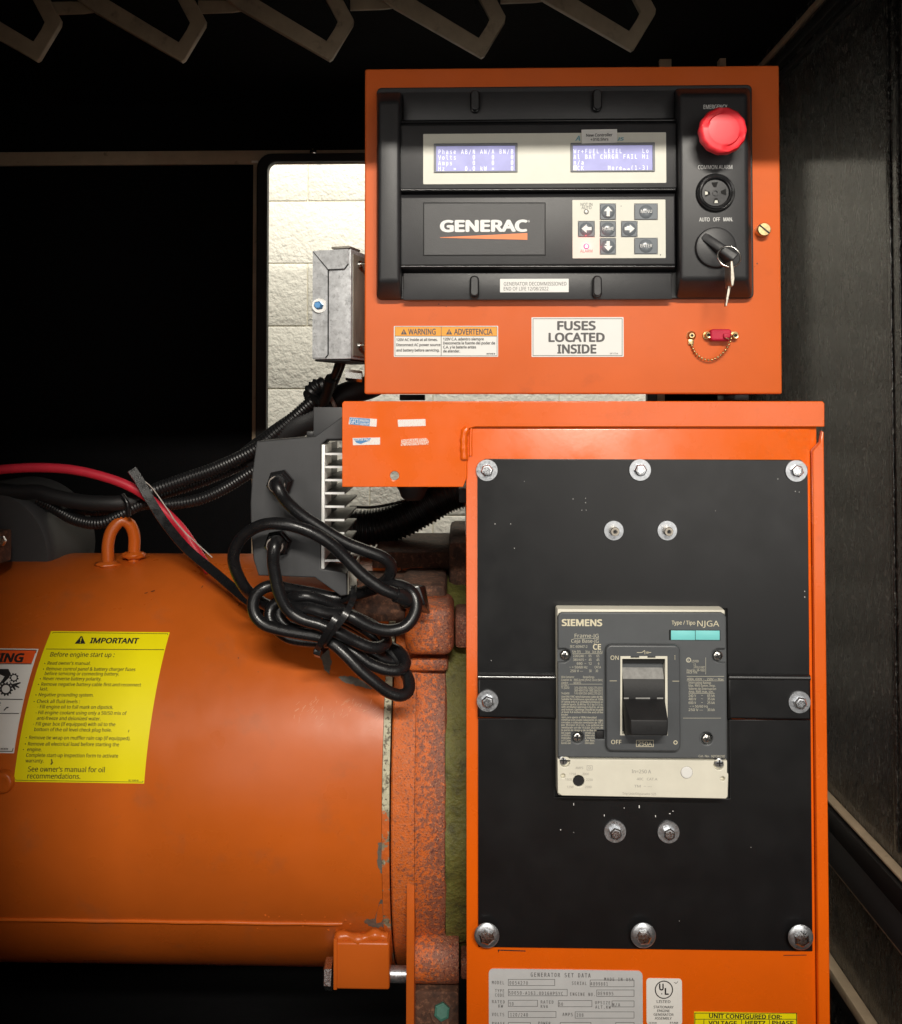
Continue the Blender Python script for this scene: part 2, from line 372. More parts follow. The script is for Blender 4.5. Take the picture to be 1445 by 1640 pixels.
GLOWCORE = pm("red_led_core", (1.0, .62, .66), .3, emit=6)
LEDW = pm("clear_led", (.80, .79, .72), .25)
SCUFF = pm("scuffed_paint", (.72, .34, .18), .5)
DARKHOLE = pm("painted_dark_hole", (.004, .004, .004), .8)  # near-black colour standing in for shade in holes and gaps
IRONDK = pm("dark_toggle_plastic", (.016, .016, .017), .55, spec=.35, bump=.1, bs=400, var=.2, vs=60)
IRONGR = pm("worn_grey_toggle", (.27, .265, .255), .75, metal=0, var=.25, vs=200, bump=.3, bs=700, bd=.0004)
DUCT = pm("dark_grey_duct", (.035, .035, .037), .6, var=.1)
BLUEB = pm("blue_bolt_paint", (.10, .28, .55), .3, metal=.4)
CUTWHITE = pm("cable_edge", (.45, .40, .36), .5)

# ================================================================== THE SETTING
XW, ZC, ZF, YB, YFR = .538, .615, -1.10, .85, -.30
def struct(o): o["kind"] = "structure"; return o
# block wall outside the rear opening
bw = thing("block_wall", "cream painted concrete block wall seen through the opening behind the boxes", "wall", (0, 1.99, ZF))
zj = (645 - 322) * 3.01 / 1500; xj = W(493, 290, 1.96).x
zj = W(493, 322, 1.96).z
proto = None
for row in range(-8, 3):
    for c in range(-3, 5):
        x0 = xj + c * .406 + (.203 if row % 2 else 0); z0 = zj + row * .203
        if x0 > 1.5 or x0 < -1.4: continue
        g = .0016
        if proto is None:
            proto = box("block", x0 + g, x0 + .406 - g, 1.96, 2.05, z0 + g, z0 + .203 - g, CREAMWALL, bw, .003, 3); pc = WL[proto] - Vector((x0, 0, z0))
        else:
            o = proto.copy(); COL.objects.link(o); o.parent = bw; WL[o] = pc + Vector((x0, 0, z0)); o.location = WL[o] - WL[bw]
box("mortar_bed", -1.6, 1.9, 1.9645, 2.04, zj - 8 * .203, zj + 3 * .203, MORTAR, bw, 0)
# enclosure shell
fl = struct(box("floor", -1.6, XW + .04, YFR, YB, ZF - .04, ZF, FOAM, None, 0))
og = RR(418, 250, 1046, 1250, 20, YB, 6)
a = rectw(418, 250, 1046, 1250, YB)
back = struct(plate("back_wall", [[(-1.6, ZF), (XW, ZF), (XW, ZC), (-1.6, ZC)], og], YB, YB + .04, FOAM, None))
gi = RR(428, 259, 1036, 1240, 15, YB - .01, 6)
plate("gasket", [RR(411, 246, 1052, 1256, 24, YB - .01, 6), gi], YB - .022, YB - .001, GASKET, back, .002)
pbox("rail", -120, 240, 1150, 262, YB - .008, YB - .001, TAN, back, .001)
pbox("post", 403, 262.5, 412, 1300, YB - .008, YB - .001, TAN, back, .001)
pbox("post", 1040, 262.5, 1066, 1300, YB - .008, YB - .001, TAN, back, .001)
lathe("rivet", [(0, 0), (.008, 0), (.007, .003), (.003, .005), (0, .0055)], W(502, 244, YB - .008), (0, -1, 0), STEEL, back, 16)
pbox("light_leak_patch", 403, 257, 413, 260.5, YB - .0095, YB - .0085, CREAMWALL, back, 0)  # cream bar painted as light leaking through the gap
side = struct(box("side_wall", XW, XW + .04, YFR, YB + .04, ZF, ZC, FILM, None, 0))
def rail_x(z0, z1, t, mat, y0=-.28, y1=YB - .02, nm="rail"): return box(nm, XW - t, XW - .0005, y0, y1, z0, z1, mat, side, .0008)
rail_x(.590, .600, .006, TAN); rail_x(.556, .574, .012, GASKET, nm="seal"); rail_x(.536, .546, .008, GASKET, nm="seal")
rail_x(-.568, -.5645, .014, TAN); rail_x(-.602, -.572, .018, GASKET, nm="seal"); rail_x(-.655, -.606, .012, DUCT, nm="moulding"); rail_x(-.662, -.657, .008, TAN)
rail_x(-.812, -.797, .016, TAN); rail_x(-.838, -.816, .010, GASKET, nm="seal")
for yy, w_, t_ in ((.075, .008, .0035), (.098, .006, .0028), (.122, .010, .0025)):
    box("crease", XW - t_, XW - .0004, yy, yy + w_, -.55, .53, FILM, side, .0012)
struct(box("ceiling", -1.6, XW + .04, YFR, YB + .04, ZC + .0005, ZC + .05, FOAM, None, 0))
box_ = box("front_frame", -1.6, XW + .04, YFR - .03, YFR, .402, ZC + .05, TAN, None, .001); struct(box_)
struct(box("shading_jamb", -1.6, -.405, YFR - .03, YFR, ZF, .4015, TAN, None, .001))  # unseen; edge placed to shade the barrel's left end
struct(box("shading_sill", -.4045, XW + .04, YFR - .03, YFR, ZF, -.555, TAN, None, .001))  # unseen sill, added to keep low light off the barrel's underside
struct(box("left_wall", -1.64, -1.601, YFR, YB, ZF, ZC, FOAM, None, 0))
cp = struct(plate("corner_post", [L([(1154, -60), (1166, -60), (1166, 8), (1163, 20), (1164, 200), (1153, 200)], .62)], .62, .64, TAN, None, .001))
struct(pbox("bracket_tab", 1057, 94, 1076, 140, .62, .63, TAN, None, .001))

# roof baffles: folded sheet-metal chevrons hanging from the ceiling
apex = [(57, 97), (290, 98), (527, 96), (771, 91), (1012, 80)]
names = ["leftmost tan folded baffle on the dark ceiling, nearly lost in shadow", "second tan folded ceiling baffle from the left edge",
         "middle tan folded ceiling baffle, left above the orange control box", "tan folded ceiling baffle above the left half of the control box", "rightmost tan folded ceiling baffle, above the right half of the control box"]
YT = .22
for (ax, ay), nm in zip(apex, names):
    p = W(ax, ay, YT)
    t = thing("roof_baffle", nm, "baffle", (p.x, YT, p.z), "folded baffles along the ceiling")
    def o_(dx, dy): return (ax + dx, ay + dy)
    outer = [o_(-260, -170), o_(-140, -80), o_(0, 0), o_(5, -3), o_(38, -58), o_(39, -66), o_(-12, -160)]
    inner = [o_(-38, -160), o_(14, -62), o_(9, -51), o_(-4, -31), o_(-120, -101), o_(-222, -170)]
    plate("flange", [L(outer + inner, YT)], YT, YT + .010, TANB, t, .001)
    lin = [o_(-40, -160), o_(12, -62), o_(7, -51), o_(-5, -33), o_(-122, -104), o_(-220, -168)]
    lo = L(lin, YT)
    V = [(x, YT + .0105, z) for x, z in lo] + [(x, YT + .035, z) for x, z in lo]; n_ = len(lo)
    Fc = [(i, i + 1, n_ + i + 1, n_ + i) for i in range(n_ - 1)]
    o = pd("liner", V, Fc, FOAM, t, 0)
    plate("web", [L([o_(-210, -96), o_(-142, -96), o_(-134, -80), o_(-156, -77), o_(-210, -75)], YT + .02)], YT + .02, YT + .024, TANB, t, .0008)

# ================================================================== GENERATOR (barrel, flywheel housing, engine)
YC, ZCY, RB = .36, -.512, .281
SB = Barrel(YC, ZCY, RB)
gen = thing("generator", "orange painted alternator barrel with rusted flange, at the lower left", "generator", (-.2, YC, ZF))
xe = SB.hit(612, 1300).x
def ringx(name, prof, mat, n=96): return lathe(name, prof, (0, YC, ZCY), (1, 0, 0), mat, gen, n, 0, 30)
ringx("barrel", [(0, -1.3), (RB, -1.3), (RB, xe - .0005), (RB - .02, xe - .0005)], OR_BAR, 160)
ringx("rim", [(RB - .02, xe), (RB + .0006, xe), (RB + .0006, xe + .0085), (RB - .02, xe + .0085)], CHIP, 160)
x1 = xe + .0105; x2 = SB.hit(648, 1300).x; x3 = SB.hit(664, 1300).x; x4 = SB.hit(716, 1300).x
ringx("flange", [(RB - .04, x1), (RB - .003, x1), (RB - .001, x1 + .002), (RB + .001, x2 - .002), (RB + .002, x3)], RUST, 160)
ringx("flywheel_housing", [(RB + .002, x3 + .0004), (RB - .001, x3 + .006), (RB - .003, x3 + .03), (RB - .004, x4 - .003), (RB - .010, x4)], RUSTD, 160)
bm = bmesh.new(); n1, n2 = 60, 10; grid = []
for i in range(n1 + 1):
    a = D2R(-85 + 205 * i / n1); rowv = []
    for k in range(n2 + 1):
        x = x4 - .002 + .30 * (k / n2) ** 2; r = RB - .008 + random.uniform(-.002, .003) + (.006 if math.sin(i * .9) > .3 else 0)
        rowv.append(bm.verts.new((x, YC - r * math.cos(a), ZCY + r * math.sin(a))))
    grid.append(rowv)
for i in range(n1):
    for k in range(n2): bm.faces.new((grid[i][k], grid[i][k + 1], grid[i + 1][k + 1], grid[i + 1][k]))
bmo("engine_block", bm, GREEN, gen, 70)
pbox("housing_top", 596, 884, 722, 960, .30, .50, RUSTB, gen, .004)
pbox("engine_cover", 719, 868, 800, 950, .26, .50, RUSTB, gen, .008)
pbox("timing_boss", 648, 972, 727, 1052, .105, .20, RUST, gen, .012, 4)
pbox("boss_stem", 728, 985, 790, 1040, .13, .20, RUST, gen, .006)
pbox("casting_step", 566, 936, 650, 1010, .19, .30, RUSTB, gen, .006)
pbox("casting_web", 640, 936, 715, 976, .17, .30, RUSTB, gen, .008)
pbox("casting_pad", 654, 1056, 718, 1076, .125, .20, RUSTD, gen, .005)
a = rectw(650, 1330, 663, 1740, .068)
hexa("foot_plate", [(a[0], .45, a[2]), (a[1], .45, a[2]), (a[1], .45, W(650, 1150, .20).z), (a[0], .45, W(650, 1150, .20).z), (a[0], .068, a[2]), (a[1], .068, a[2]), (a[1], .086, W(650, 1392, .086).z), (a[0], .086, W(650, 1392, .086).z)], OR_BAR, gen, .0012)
c = W(700, 1548, .105)
lathe("foot_boss", [(0, -.034), (.027, -.034), (.0285, -.031), (.0285, .024), (.027, .0265), (0, .0265)], (c.x, .125, c.z), (1, 0, 0), RUST, gen, 40)
pbox("foot_web", 664, 1500, 722, 1524, .12, .24, RUSTD, gen, .004)
pbox("boss_stud", 738, 1535, 760, 1570, .12, .15, RUSTD, gen, .003)
pbox("foot_pad", 663.5, 1588, 735, 1740, .105, .20, RUSTB, gen, .004)
lathe("foot_bolt", [(0, .0055), (.0070, .0055), (.0098, .0042), (.0104, .0), (0, 0)], W(708, 1620, .10), (0, -1, .35), TEALC, gen, 6, .4, 20)
lathe("foot_washer", [(0, 0), (.014, 0), (.014, .002), (0, .002)], W(708, 1621, .104), (0, -1, .35), RUSTB, gen, 24)
# lifting eye
e1 = SB.hit(173, 904); ya = e1.y; yb = YC - .03; e2 = W(214, 889, yb)
def ey(f): return ya + (yb - ya) * f
eye = tube("lifting_eye", [e1 - Vector((0, 0, .012))] + pts3([(173, 893, ya), (173, 872, ey(.05)), (179, 850, ey(.22)), (194, 834, ey(.5)), (208, 840, ey(.75)), (215, 858, ey(.95)), (215, 876, yb)]) + [e2 - Vector((0, 0, .012))], .0088, OR_BAR, gen, 16)
for p in (e1, e2):
    bm = bmesh.new(); bmesh.ops.create_icosphere(bm, subdivisions=3, radius=.0155)
    for v in bm.verts: v.co = Vector((v.co.x * 1.15, v.co.y, v.co.z * .38)) * (1 + random.uniform(-.13, .13)) + p
    bmo("weld", bm, OR_BAR, eye, 80)
# long seam bead with spatter
uS = SB.uv(300, 1476)[1]; P = [SB.xyz(x, uS + .0008 * math.sin(x * 60) * .4, .0006) for x in [-.62 + i * .02 for i in range(25)]]
xs_end = SB.uv(548, 1474)[0]; P = [p for p in P if p.x < xs_end] + [SB.xyz(xs_end, uS, .0)]
seam = tube("seam_bead", P, .0024, OR_BAR, gen, 10, .01, taper=lambda t: 1 + .12 * math.sin(t * 90) * math.sin(t * 37))
bm = bmesh.new()
for i in range(16):
    u = xs_end + random.uniform(-.11, .012); v = uS + random.uniform(-.018, .018)
    m_ = Matrix.Translation(SB.xyz(u, v, 0)); bmesh.ops.create_icosphere(bm, subdivisions=1, radius=random.uniform(.0008, .0018), matrix=m_)
bmo("weld_spatter", bm, OR_BAR, seam)["kind"] = "stuff"
# plug weld at the left edge
p = SB.xyz(*SB.uv(6, 1252), 0)
lathe("plug_weld", [(0, .006), (.006, .005), (.011, .007), (.013, .004), (.0145, -.002)], p, (0, -1, .05), OR_BAR, gen, 20, smooth=80)
# dent mark ring and small paint nicks on the barrel
pr = Print(SB, .0003)
for (x, y, w, h, t) in ((234, 950, 6, 1.2, -.3), (245, 947, 7, 1.4, -.3), (324, 940, 5, 1, -.9), (383, 969, 5, 1, -.8), (382, 1054, 1.6, 1.6, 0), (205, 1172, 1, 3, 0)):
    c_, s_ = math.cos(t), math.sin(t); pr.poly([(x + c_ * a - s_ * b, y + s_ * a + c_ * b) for a, b in ((-w / 2, -h / 2), (w / 2, -h / 2), (w / 2 * .8, h / 2), (-w / 2 * .7, h / 2))])
pr.done("paint_nick", TBLACK, gen)["kind"] = "stuff"
pr = Print(SB, .00025)
for k in range(60):
    x, y = random.uniform(470, 606), random.gauss(1140, 12); l = random.uniform(3, 10); t = random.gauss(-.9, .35); w = random.uniform(.25, .6)
    pr.line(x, y, x + l * math.cos(t), y + l * math.sin(t), w)
pr.done("paint_scuff", SCUFF, gen)["kind"] = "stuff"
# bare metal flake spots at the barrel end
def flake(pts, mat=CHIP, off=.0004):
    J = []
    for q0, q1 in zip(pts, pts[1:] + pts[:1]):
        for k in range(5): J.append((q0[0] + (q1[0] - q0[0]) * k / 5 + random.uniform(-1.3, 1.3), q0[1] + (q1[1] - q0[1]) * k / 5 + random.uniform(-1.3, 1.3)))
    P_ = [SB.uv(*q) for q in J]; return pd("bare_patch", [SB.xyz(u, v, off) for u, v in P_], [tuple(range(len(P_)))], mat, gen, 0, False)
STEELGR = pm("bare_grey_steel", (.20, .18, .15), .45, metal=.4, var=.25, vs=200)
flake([(512, 1035), (527, 1040), (531, 1060), (527, 1080), (519, 1072), (514, 1055)], STEELGR)
flake([(541, 1084), (560, 1083), (575, 1087), (592, 1094), (606, 1105), (590, 1104), (570, 1098), (548, 1092)], STEELGR)
flake([(606, 1350), (614, 1348), (614, 1404), (610, 1396), (606, 1390), (604, 1375)], STEELGR)
flake([(583, 1474), (600, 1470), (610, 1440), (616, 1440), (619, 1484), (605, 1485), (590, 1484)], STEELGR)
# mounting lug with through bolt
lg = pbox("mounting_lug", 537, 1510, 624, 1586, .095, .18, OR_BAR, gen, .003, 3)
pbox("end_plate", 534, 1505, 540, 1586, .093, .18, OR_BAR, lg, .001)
V, Fc = tube("w", pts3([(538, 1503, .105), (556, 1499, .105), (575, 1505, .103), (598, 1498, .105), (621, 1501, .105)]), .0066, None, None, 10, .004, taper=lambda t: 1 + .25 * math.sin(t * 19), raw=True)
pd("weld", V, Fc, OR_BAR, lg, 80)
c = W(533, 1560, .12)
hb = lathe("hex_bolt", [(0, .0105), (.013, .0105), (.0180, .0085), (.0185, 0), (0, 0)], (c.x, .12, c.z), (-1, 0, 0), ZINC, gen, 6, .3, 20)
c = W(626, 1560, .12)
lathe("bolt_shank", [(0, -.002), (.0095, -.002), (.0095, .03), (0, .03)], (c.x, .12, c.z), (1, 0, 0), ZINCW, gen, 28)
# bracket with bolt at the left border
pbox("lug_bracket", -60, 853, -3, 905, .22, .26, RUSTB, gen, .003)
lathe("bracket_bolt", [(0, .006), (.006, .006), (.0075, .004), (.0075, 0)], W(3, 866, .225), (0, -1, 0), ZINC, gen, 6)
# stickers wrapped on the barrel
ys = curved("instruction_sticker", [(82, 1011), (272, 1013), (231, 1255), (22, 1252)], SB, YELLOW, gen, "yellow sticker headed IMPORTANT with start up instructions")
pr = Print(SB, .0008)
pr.quad([(85, 1013.5), (269, 1015.5), (229, 1252.5), (25.5, 1249.5)], .7); pr.line(74, 1040, 263, 1041, .9)
pr.poly([(120, 1031.5), (137, 1031.5), (132, 1019.5), (129.5, 1019.5)])
pr.text("IMPORTANT", 144, 221, 1030.5, 8.2, .028)
for t, x0, x1, b, cp_ in (("Before engine start up :", 80, 183, 1052, 7), ("Read owner's manual.", 76, 145, 1065, 5.2), ("Remove control panel & battery charger fuses", 74, 217, 1074, 5.2),
        ("before servicing or connecting battery.", 71.6, 190.6, 1081.5, 5.2), ("Never reverse battery polarity.", 69, 162.5, 1089.6, 5.2),
        ("Remove negative battery cable first and reconnect", 66, 226, 1098.6, 5.3), ("last.", 64, 77, 1106, 5.3), ("Negative grounding system.", 62, 150, 1115.4, 5.3),
        ("Check all fluid levels :", 59, 128, 1126, 5.4), ("- Fill engine oil to full mark on dipstick.", 59.6, 181.6, 1134.7, 5.4), ("- Fill engine coolant using only a 50/50 mix of", 57, 203, 1144, 5.4),
        ("anti-freeze and deionized water.", 59, 161.5, 1153, 5.4), ("- Fill gear box (if equipped) with oil to the", 53, 185, 1162, 5.5), ("bottom of the oil level check plug hole.", 55, 179, 1171, 5.5),
        ("Remove tie wrap on muffler rain cap (if equipped).", 46.7, 209, 1184, 5.6), ("Remove all electrical load before starting the", 45, 191, 1194, 5.6), ("engine.", 43.6, 67, 1203, 5.6),
        ("Complete start-up inspection form to activate", 42, 189.5, 1212, 5.7), ("warranty.", 41, 70, 1221, 5.7), ("See owner's manual for oil", 45, 168, 1235.5, 8), ("recommendations.", 44, 129, 1246.5, 8), ("0E 1649-B", 206, 222, 1251, 2.6)):
    pr.text(t, x0, x1, b, cp_, .016)
for x, y in ((72, 1063), (70, 1072), (65, 1087.5), (62, 1096.5), (58, 1113.3), (55, 1124), (42.5, 1181.5), (41, 1191.5), (38, 1200.5)): pr.disc(x, y, .9, 8)
pr.poly([(82, 1216), (84, 1216), (84.5, 1220), (85.5, 1221), (83, 1225), (81, 1224), (83, 1221)]); pr.poly([(206.5, 1169), (207.5, 1169), (206.5, 1173), (205.5, 1173)])
pr.done("lettering", TBLACK, ys)
pr = Print(SB, .0010); pr.poly([(128.6, 1028), (129.8, 1028), (131.4, 1022), (129.9, 1022)]).disc(129, 1029.6, .7, 8).done("exclamation_mark", YELLOW, ys)
ws = curved("warning_sticker", [(-62, 1038), (62, 1039.5), (22.5, 1206.5), (-118, 1204)], SB, WHITE, gen, "white and orange pinch hazard sticker cut off by the left edge")
pr = Print(SB, .0008); pr.poly([(-60, 1041.5), (58.5, 1042.5), (51, 1063), (-68, 1062)]).done("header_band", WARNOR, ws)
pr = Print(SB, .0012); pr.text("WARNING", -66, 36, 1060, 13, .035)
pr.line(-70, 1063.5, 51, 1064, 1.2); pr.line(-88, 1119.5, 37, 1120.5, 1.2); pr.line(-95, 1142.5, 31, 1143, 1.2)
pr.quad([(-62, 1041), (58.8, 1042), (20.5, 1203.5), (-112, 1201.5)], 1.1)
def gear(x, y, r, n):
    P_ = []
    for i in range(n * 4):
        rr = r * (1.0 if i % 4 in (0, 3) else 1.28); t = 2 * math.pi * i / (n * 4); P_.append((x + rr * math.cos(t), y + rr * math.sin(t)))
    Q = [(x + r * .72 * math.cos(2 * math.pi * i / (n * 4)), y + r * .72 * math.sin(2 * math.pi * i / (n * 4))) for i in range(n * 4)]
    m_ = n * 4; pr.add([pr.f.uv(*q) for q in P_ + Q], [(i, (i + 1) % m_, m_ + (i + 1) % m_, m_ + i) for i in range(m_)])
gear(23, 1086, 6, 9); gear(10, 1104, 9, 12)
pr.poly([(-20, 1072), (14, 1072), (18, 1080), (15, 1086), (8, 1093), (2, 1096), (-6, 1102), (4, 1090), (8, 1084)])
pr.poly([(15, 1090), (20, 1096), (33, 1093), (34, 1094.5), (27, 1098), (32, 1101), (30.5, 1102.5), (24, 1100), (26, 1105), (24, 1106), (20, 1101), (18, 1097)])
pr.poly([(6, 1138), (11, 1132.5), (15, 1132.5), (14, 1134), (11, 1135), (8, 1138.5)]); pr.text("t", -1.5, 1.2, 1130, 5, .02); pr.text("0D3699", 1.5, 13.5, 1200.5, 2.2, .03)
pr.done("lettering", TBLACK, ws)

# ================================================================== LEFT SIDE: housing, looms, red cable, strap
hs = lathe("round_housing", [(0, .0), (.098, .0), (.104, -.006), (.107, -.02), (.107, -.16), (0, -.16)], W(-30, 893, .32), (0, -1, 0), DUCT, None, 64)
hs["label"] = "dark grey round housing at the left edge above the orange barrel"; hs["category"] = "housing"
def loom(label, seq, r, mat=LOOM, ridge=.10, pitch=.0046, nm="corrugated_loom", cat="cable loom"):
    t = tube(nm, pts3(seq), r, mat, None, 12, .006, ridge, pitch); t["label"] = label; t["category"] = cat; t["group"] = "black wiring looms"; return t
loom("topmost black corrugated loom rising from the strap to the charger's top left corner", [(505, 640, .30), (472, 668, .31), (440, 694, .31), (404, 722, .31), (350, 748, .32), (300, 766, .32), (250, 784, .32), (215, 801, .33), (186, 812, .33)], .0092)
loom("middle black corrugated loom between two others left of the charger", [(470, 690, .33), (430, 716, .33), (404, 736, .33), (330, 768, .34), (270, 788, .34), (215, 806, .34), (160, 816, .34), (118, 812, .35)], .0085)
loom("lowest black corrugated loom sagging left of the charger", [(430, 742, .31), (404, 755, .31), (360, 782, .32), (318, 800, .32), (270, 808, .32), (228, 808, .32), (190, 826, .32), (158, 838, .32), (120, 832, .33), (84, 812, .34), (60, 800, .34)], .0082)
t = tube("sleeved_cable", pts3([(-40, 782, .33), (20, 788, .33), (60, 788, .325), (80, 794, .32), (130, 804, .315), (186, 806, .315), (230, 800, .33)]), .0115, SLEEVE, None, 14); t["label"] = "smooth black sleeved cable bundle at the left, ending above the lifting eye"; t["category"] = "cable"
t = tube("sleeved_cable", pts3([(-30, 800, .35), (30, 806, .35), (80, 808, .35), (140, 822, .35)]), .008, SLEEVE, None, 12); t["label"] = "thin black sleeved cable at the left edge below the thicker bundle"; t["category"] = "cable"
t = tube("cable_strap", pts3([(196, 792, .30), (204, 806, .296), (206, 826, .30)]), .0035, RUBBER, None, 8); t["label"] = "small black tie gripping the looms above the lifting eye"; t["category"] = "cable tie"
rc = tube("red_cable", pts3([(-60, 760, .29), (0, 752, .29), (60, 749, .29), (120, 753, .29), (180, 768, .29), (224, 788, .29), (262, 818, .285), (290, 846, .28), (316, 884, .275), (335, 915, .28)]), .0068, REDCAB, None, 16)
rc["label"] = "thick red battery cable arching down behind the black strap"; rc["category"] = "cable"
st = thing("flat_strap", "flat black rubber strap slanting across the red cable to the coiled cords", "strap", W(330, 890, .22))
ribbon("band", pts3([(211, 752, .262), (222, 768, .262), (240, 800, .26), (266, 840, .25), (300, 880, .23), (345, 918, .20), (392, 958, .16), (430, 985, .13)]), .0125, .003, RUBBER, st, .006, (.5, -1, .3))
tube("edge_strand", pts3([(228, 768, .272), (244, 782, .272), (268, 815, .266), (290, 846, .255), (340, 893, .235)]), .0009, CUTWHITE, st, 6)

# ================================================================== CONDUITS behind the boxes
t = tube("corrugated_conduit", pts3([(520, 655, .34), (505, 640, .33), (500, 628, .32), (512, 618, .32), (528, 622, .33)]), .012, LOOM, None, 14, .006, .09, .0048); t["label"] = "short bent corrugated conduit below the galvanised junction box"; t["category"] = "conduit"
t = tube("sleeved_conduit", pts3([(545, 655, .33), (500, 668, .32), (470, 684, .32), (430, 712, .33), (400, 735, .34)]), .020, SLEEVE, None, 16); t["label"] = "thick black sleeve running down left from under the junction box"; t["category"] = "conduit"
t = tube("sleeved_conduit", pts3([(528, 655, .31), (545, 636, .31), (570, 626, .31), (596, 618, .32), (625, 600, .34)]), .0175, SLEEVE, None, 18); t["label"] = "thick black hose bending in under the control box lower left corner"; t["category"] = "conduit"
tube("hose_band", pts3([(528, 634, .287), (534, 645, .286), (537, 652, .288)]), .0028, CUTWHITE, t, 8)
for lab, seq, r in (("left black lead dropping from the junction box to the hoses", [(545, 570, .20), (540, 590, .21), (531, 612, .24), (524, 632, .27), (515, 650, .29)], .0052),
                    ("right black lead dropping from the junction box to the hoses", [(553, 570, .20), (549, 585, .21), (541, 606, .24), (531, 628, .28)], .0036)):
    t = tube("black_lead", pts3(seq), r, RUBBER, None, 12); t["label"] = lab; t["category"] = "cable"
tube("heat_shrink", pts3([(530, 606, .228), (524, 630, .262), (519, 643, .28)]), .0078, SLEEVE, [o for o in COL.objects if o.name.startswith("black_lead")][0], 14)
t = tube("corrugated_conduit", pts3([(520, 850, .42), (560, 846, .42), (600, 845, .42), (640, 833, .42), (680, 812, .42), (720, 790, .42), (780, 775, .42)]), .028, LOOM, None, 20, .006, .05, .0062); t["label"] = "large black corrugated conduit under the orange bracket, in front of the block wall"; t["category"] = "conduit"
t = tube("thin_lead", pts3([(560, 812, .36), (600, 812, .36), (640, 804, .36), (670, 796, .38)]), .0022, RUBBER, None, 8); t["label"] = "thin black lead above the large conduit behind the heat sink"; t["category"] = "cable"
im = lathe("rubber_mount", [(0, 0), (.009, 0), (.014, .004), (.017, .012), (.0195, .016), (.0195, .026), (0, .026)], W(661, 801, .10), (0, 0, 1), SLEEVE, None, 32); im["label"] = "black round rubber mount under the orange bracket"; im["category"] = "mount"
pbox_ = pbox("hinge_bracket", 735, 782, 760, 806, .12, .20, SLEEVE, None, .002); pbox_["label"] = "small black bracket beside the cabinet's left edge above the block wall"; pbox_["category"] = "bracket"

# ================================================================== JUNCTION BOX (galvanised, turned a little)
p0 = W(531, 575, .13)
jb = thing("junction_box", "galvanised steel junction box with blue bolt beside the control box", "junction box", p0)
ang = D2R(-17); MJ = Matrix.Translation(p0) @ Matrix.Rotation(ang, 4, 'Z')
w2 = .0265; hh = .139; dpt = .115
def jbx(nm, x0, x1, y0, y1, z0, z1, mat, par=jb, bev=.001): return box(nm, x0, x1, y0, y1, z0, z1, mat, par, bev, 2, MJ)
jbx("shell", -w2, w2, 0, dpt, 0, hh, GALV, jb, .0012)
jbx("side_panel", w2 + .0004, w2 + .0016, .004, dpt, .004, hh - .006, GALVD, jb, .0004)
jbx("bottom_panel", -w2 + .002, w2 - .002, .003, dpt, -.0025, -.0003, IRONDK, jb, .0004)
def jpoly(nm, pts, mat, par, y0=-.0016, y1=-.0004):
    V = [MJ @ Vector((x, y, z)) for y in (y1, y0) for x, z in pts]; n_ = len(pts)
    return pd(nm, V, [tuple(range(n_))[::-1], tuple(range(n_, 2 * n_))] + [(i, (i + 1) % n_, n_ + (i + 1) % n_, n_ + i) for i in range(n_)], mat, par)
jpoly("flap", [(-w2 + .0006, .002), (-.0075, .002), (-.0045, .005), (-.0045, hh - .026), (-w2 + .0006, hh - .0015)], GALV, jb)
jpoly("flap", [(-w2 + .0012, hh - .0006), (-.0038, hh - .025), (w2 - .008, hh - .025), (w2 - .003, hh - .019), (w2 - .003, hh - .0006)], GALV, jb, -.0022, -.001)
def jline(p, q, w, par):
    d_ = Vector((q[0] - p[0], q[1] - p[1])); n_ = Vector((-d_.y, d_.x)).normalized() * w / 2
    jpoly("seam", [(p[0] + n_.x, p[1] + n_.y), (p[0] - n_.x, p[1] - n_.y), (q[0] - n_.x, q[1] - n_.y), (q[0] + n_.x, q[1] + n_.y)], IRONDK, par, -.0026, -.0003)
for p_, q_ in (((-.0040, .006), (-.0040, hh - .0255)), ((-.0075, .0018), (-.0040, .0055)), ((-w2 + .0015, hh - .0015), (-.0040, hh - .0258)), ((-.0040, hh - .0256), (w2 - .008, hh - .0256)), ((w2 - .008, hh - .0256), (w2 - .0028, hh - .0195))): jline(p_, q_, .0008, jb)
jbx("lip", .001, w2, -.004, .03, hh + .0003, hh + .003, GALVD, jb, .0006)
cb = MJ @ Vector((-.0150, -.002, .068))
fa = MJ.to_3x3() @ Vector((0, -1, 0))
bo = lathe("bolt", [(0, .0085), (.0040, .0085), (.0056, .0068), (.0056, .002), (0, .002)], cb, fa, BLUEB, jb, 6, .2, 20)
lathe("washer", [(.003, 0), (.0095, 0), (.0100, .0008), (.0095, .002), (.003, .002)], cb, fa, STEEL, bo, 28)
fr = MJ.to_3x3() @ Vector((1, 0, 0))
for z in (.122, .018):
    for y in (.02,):
        cs = MJ @ Vector((w2 + .0016, y, z)); sc = lathe("screw", [(0, .004), (.004, .004), (.0045, .001), (.0022, .001), (.0022, .020), (0, .021)], cs, fr, STEEL, jb, 12)
lathe("side_nut", [(0, 0), (.007, 0), (.007, .02), (0, .02)], W(580, 603, .09), (-1, 0, .1), STEEL, jb, 6)

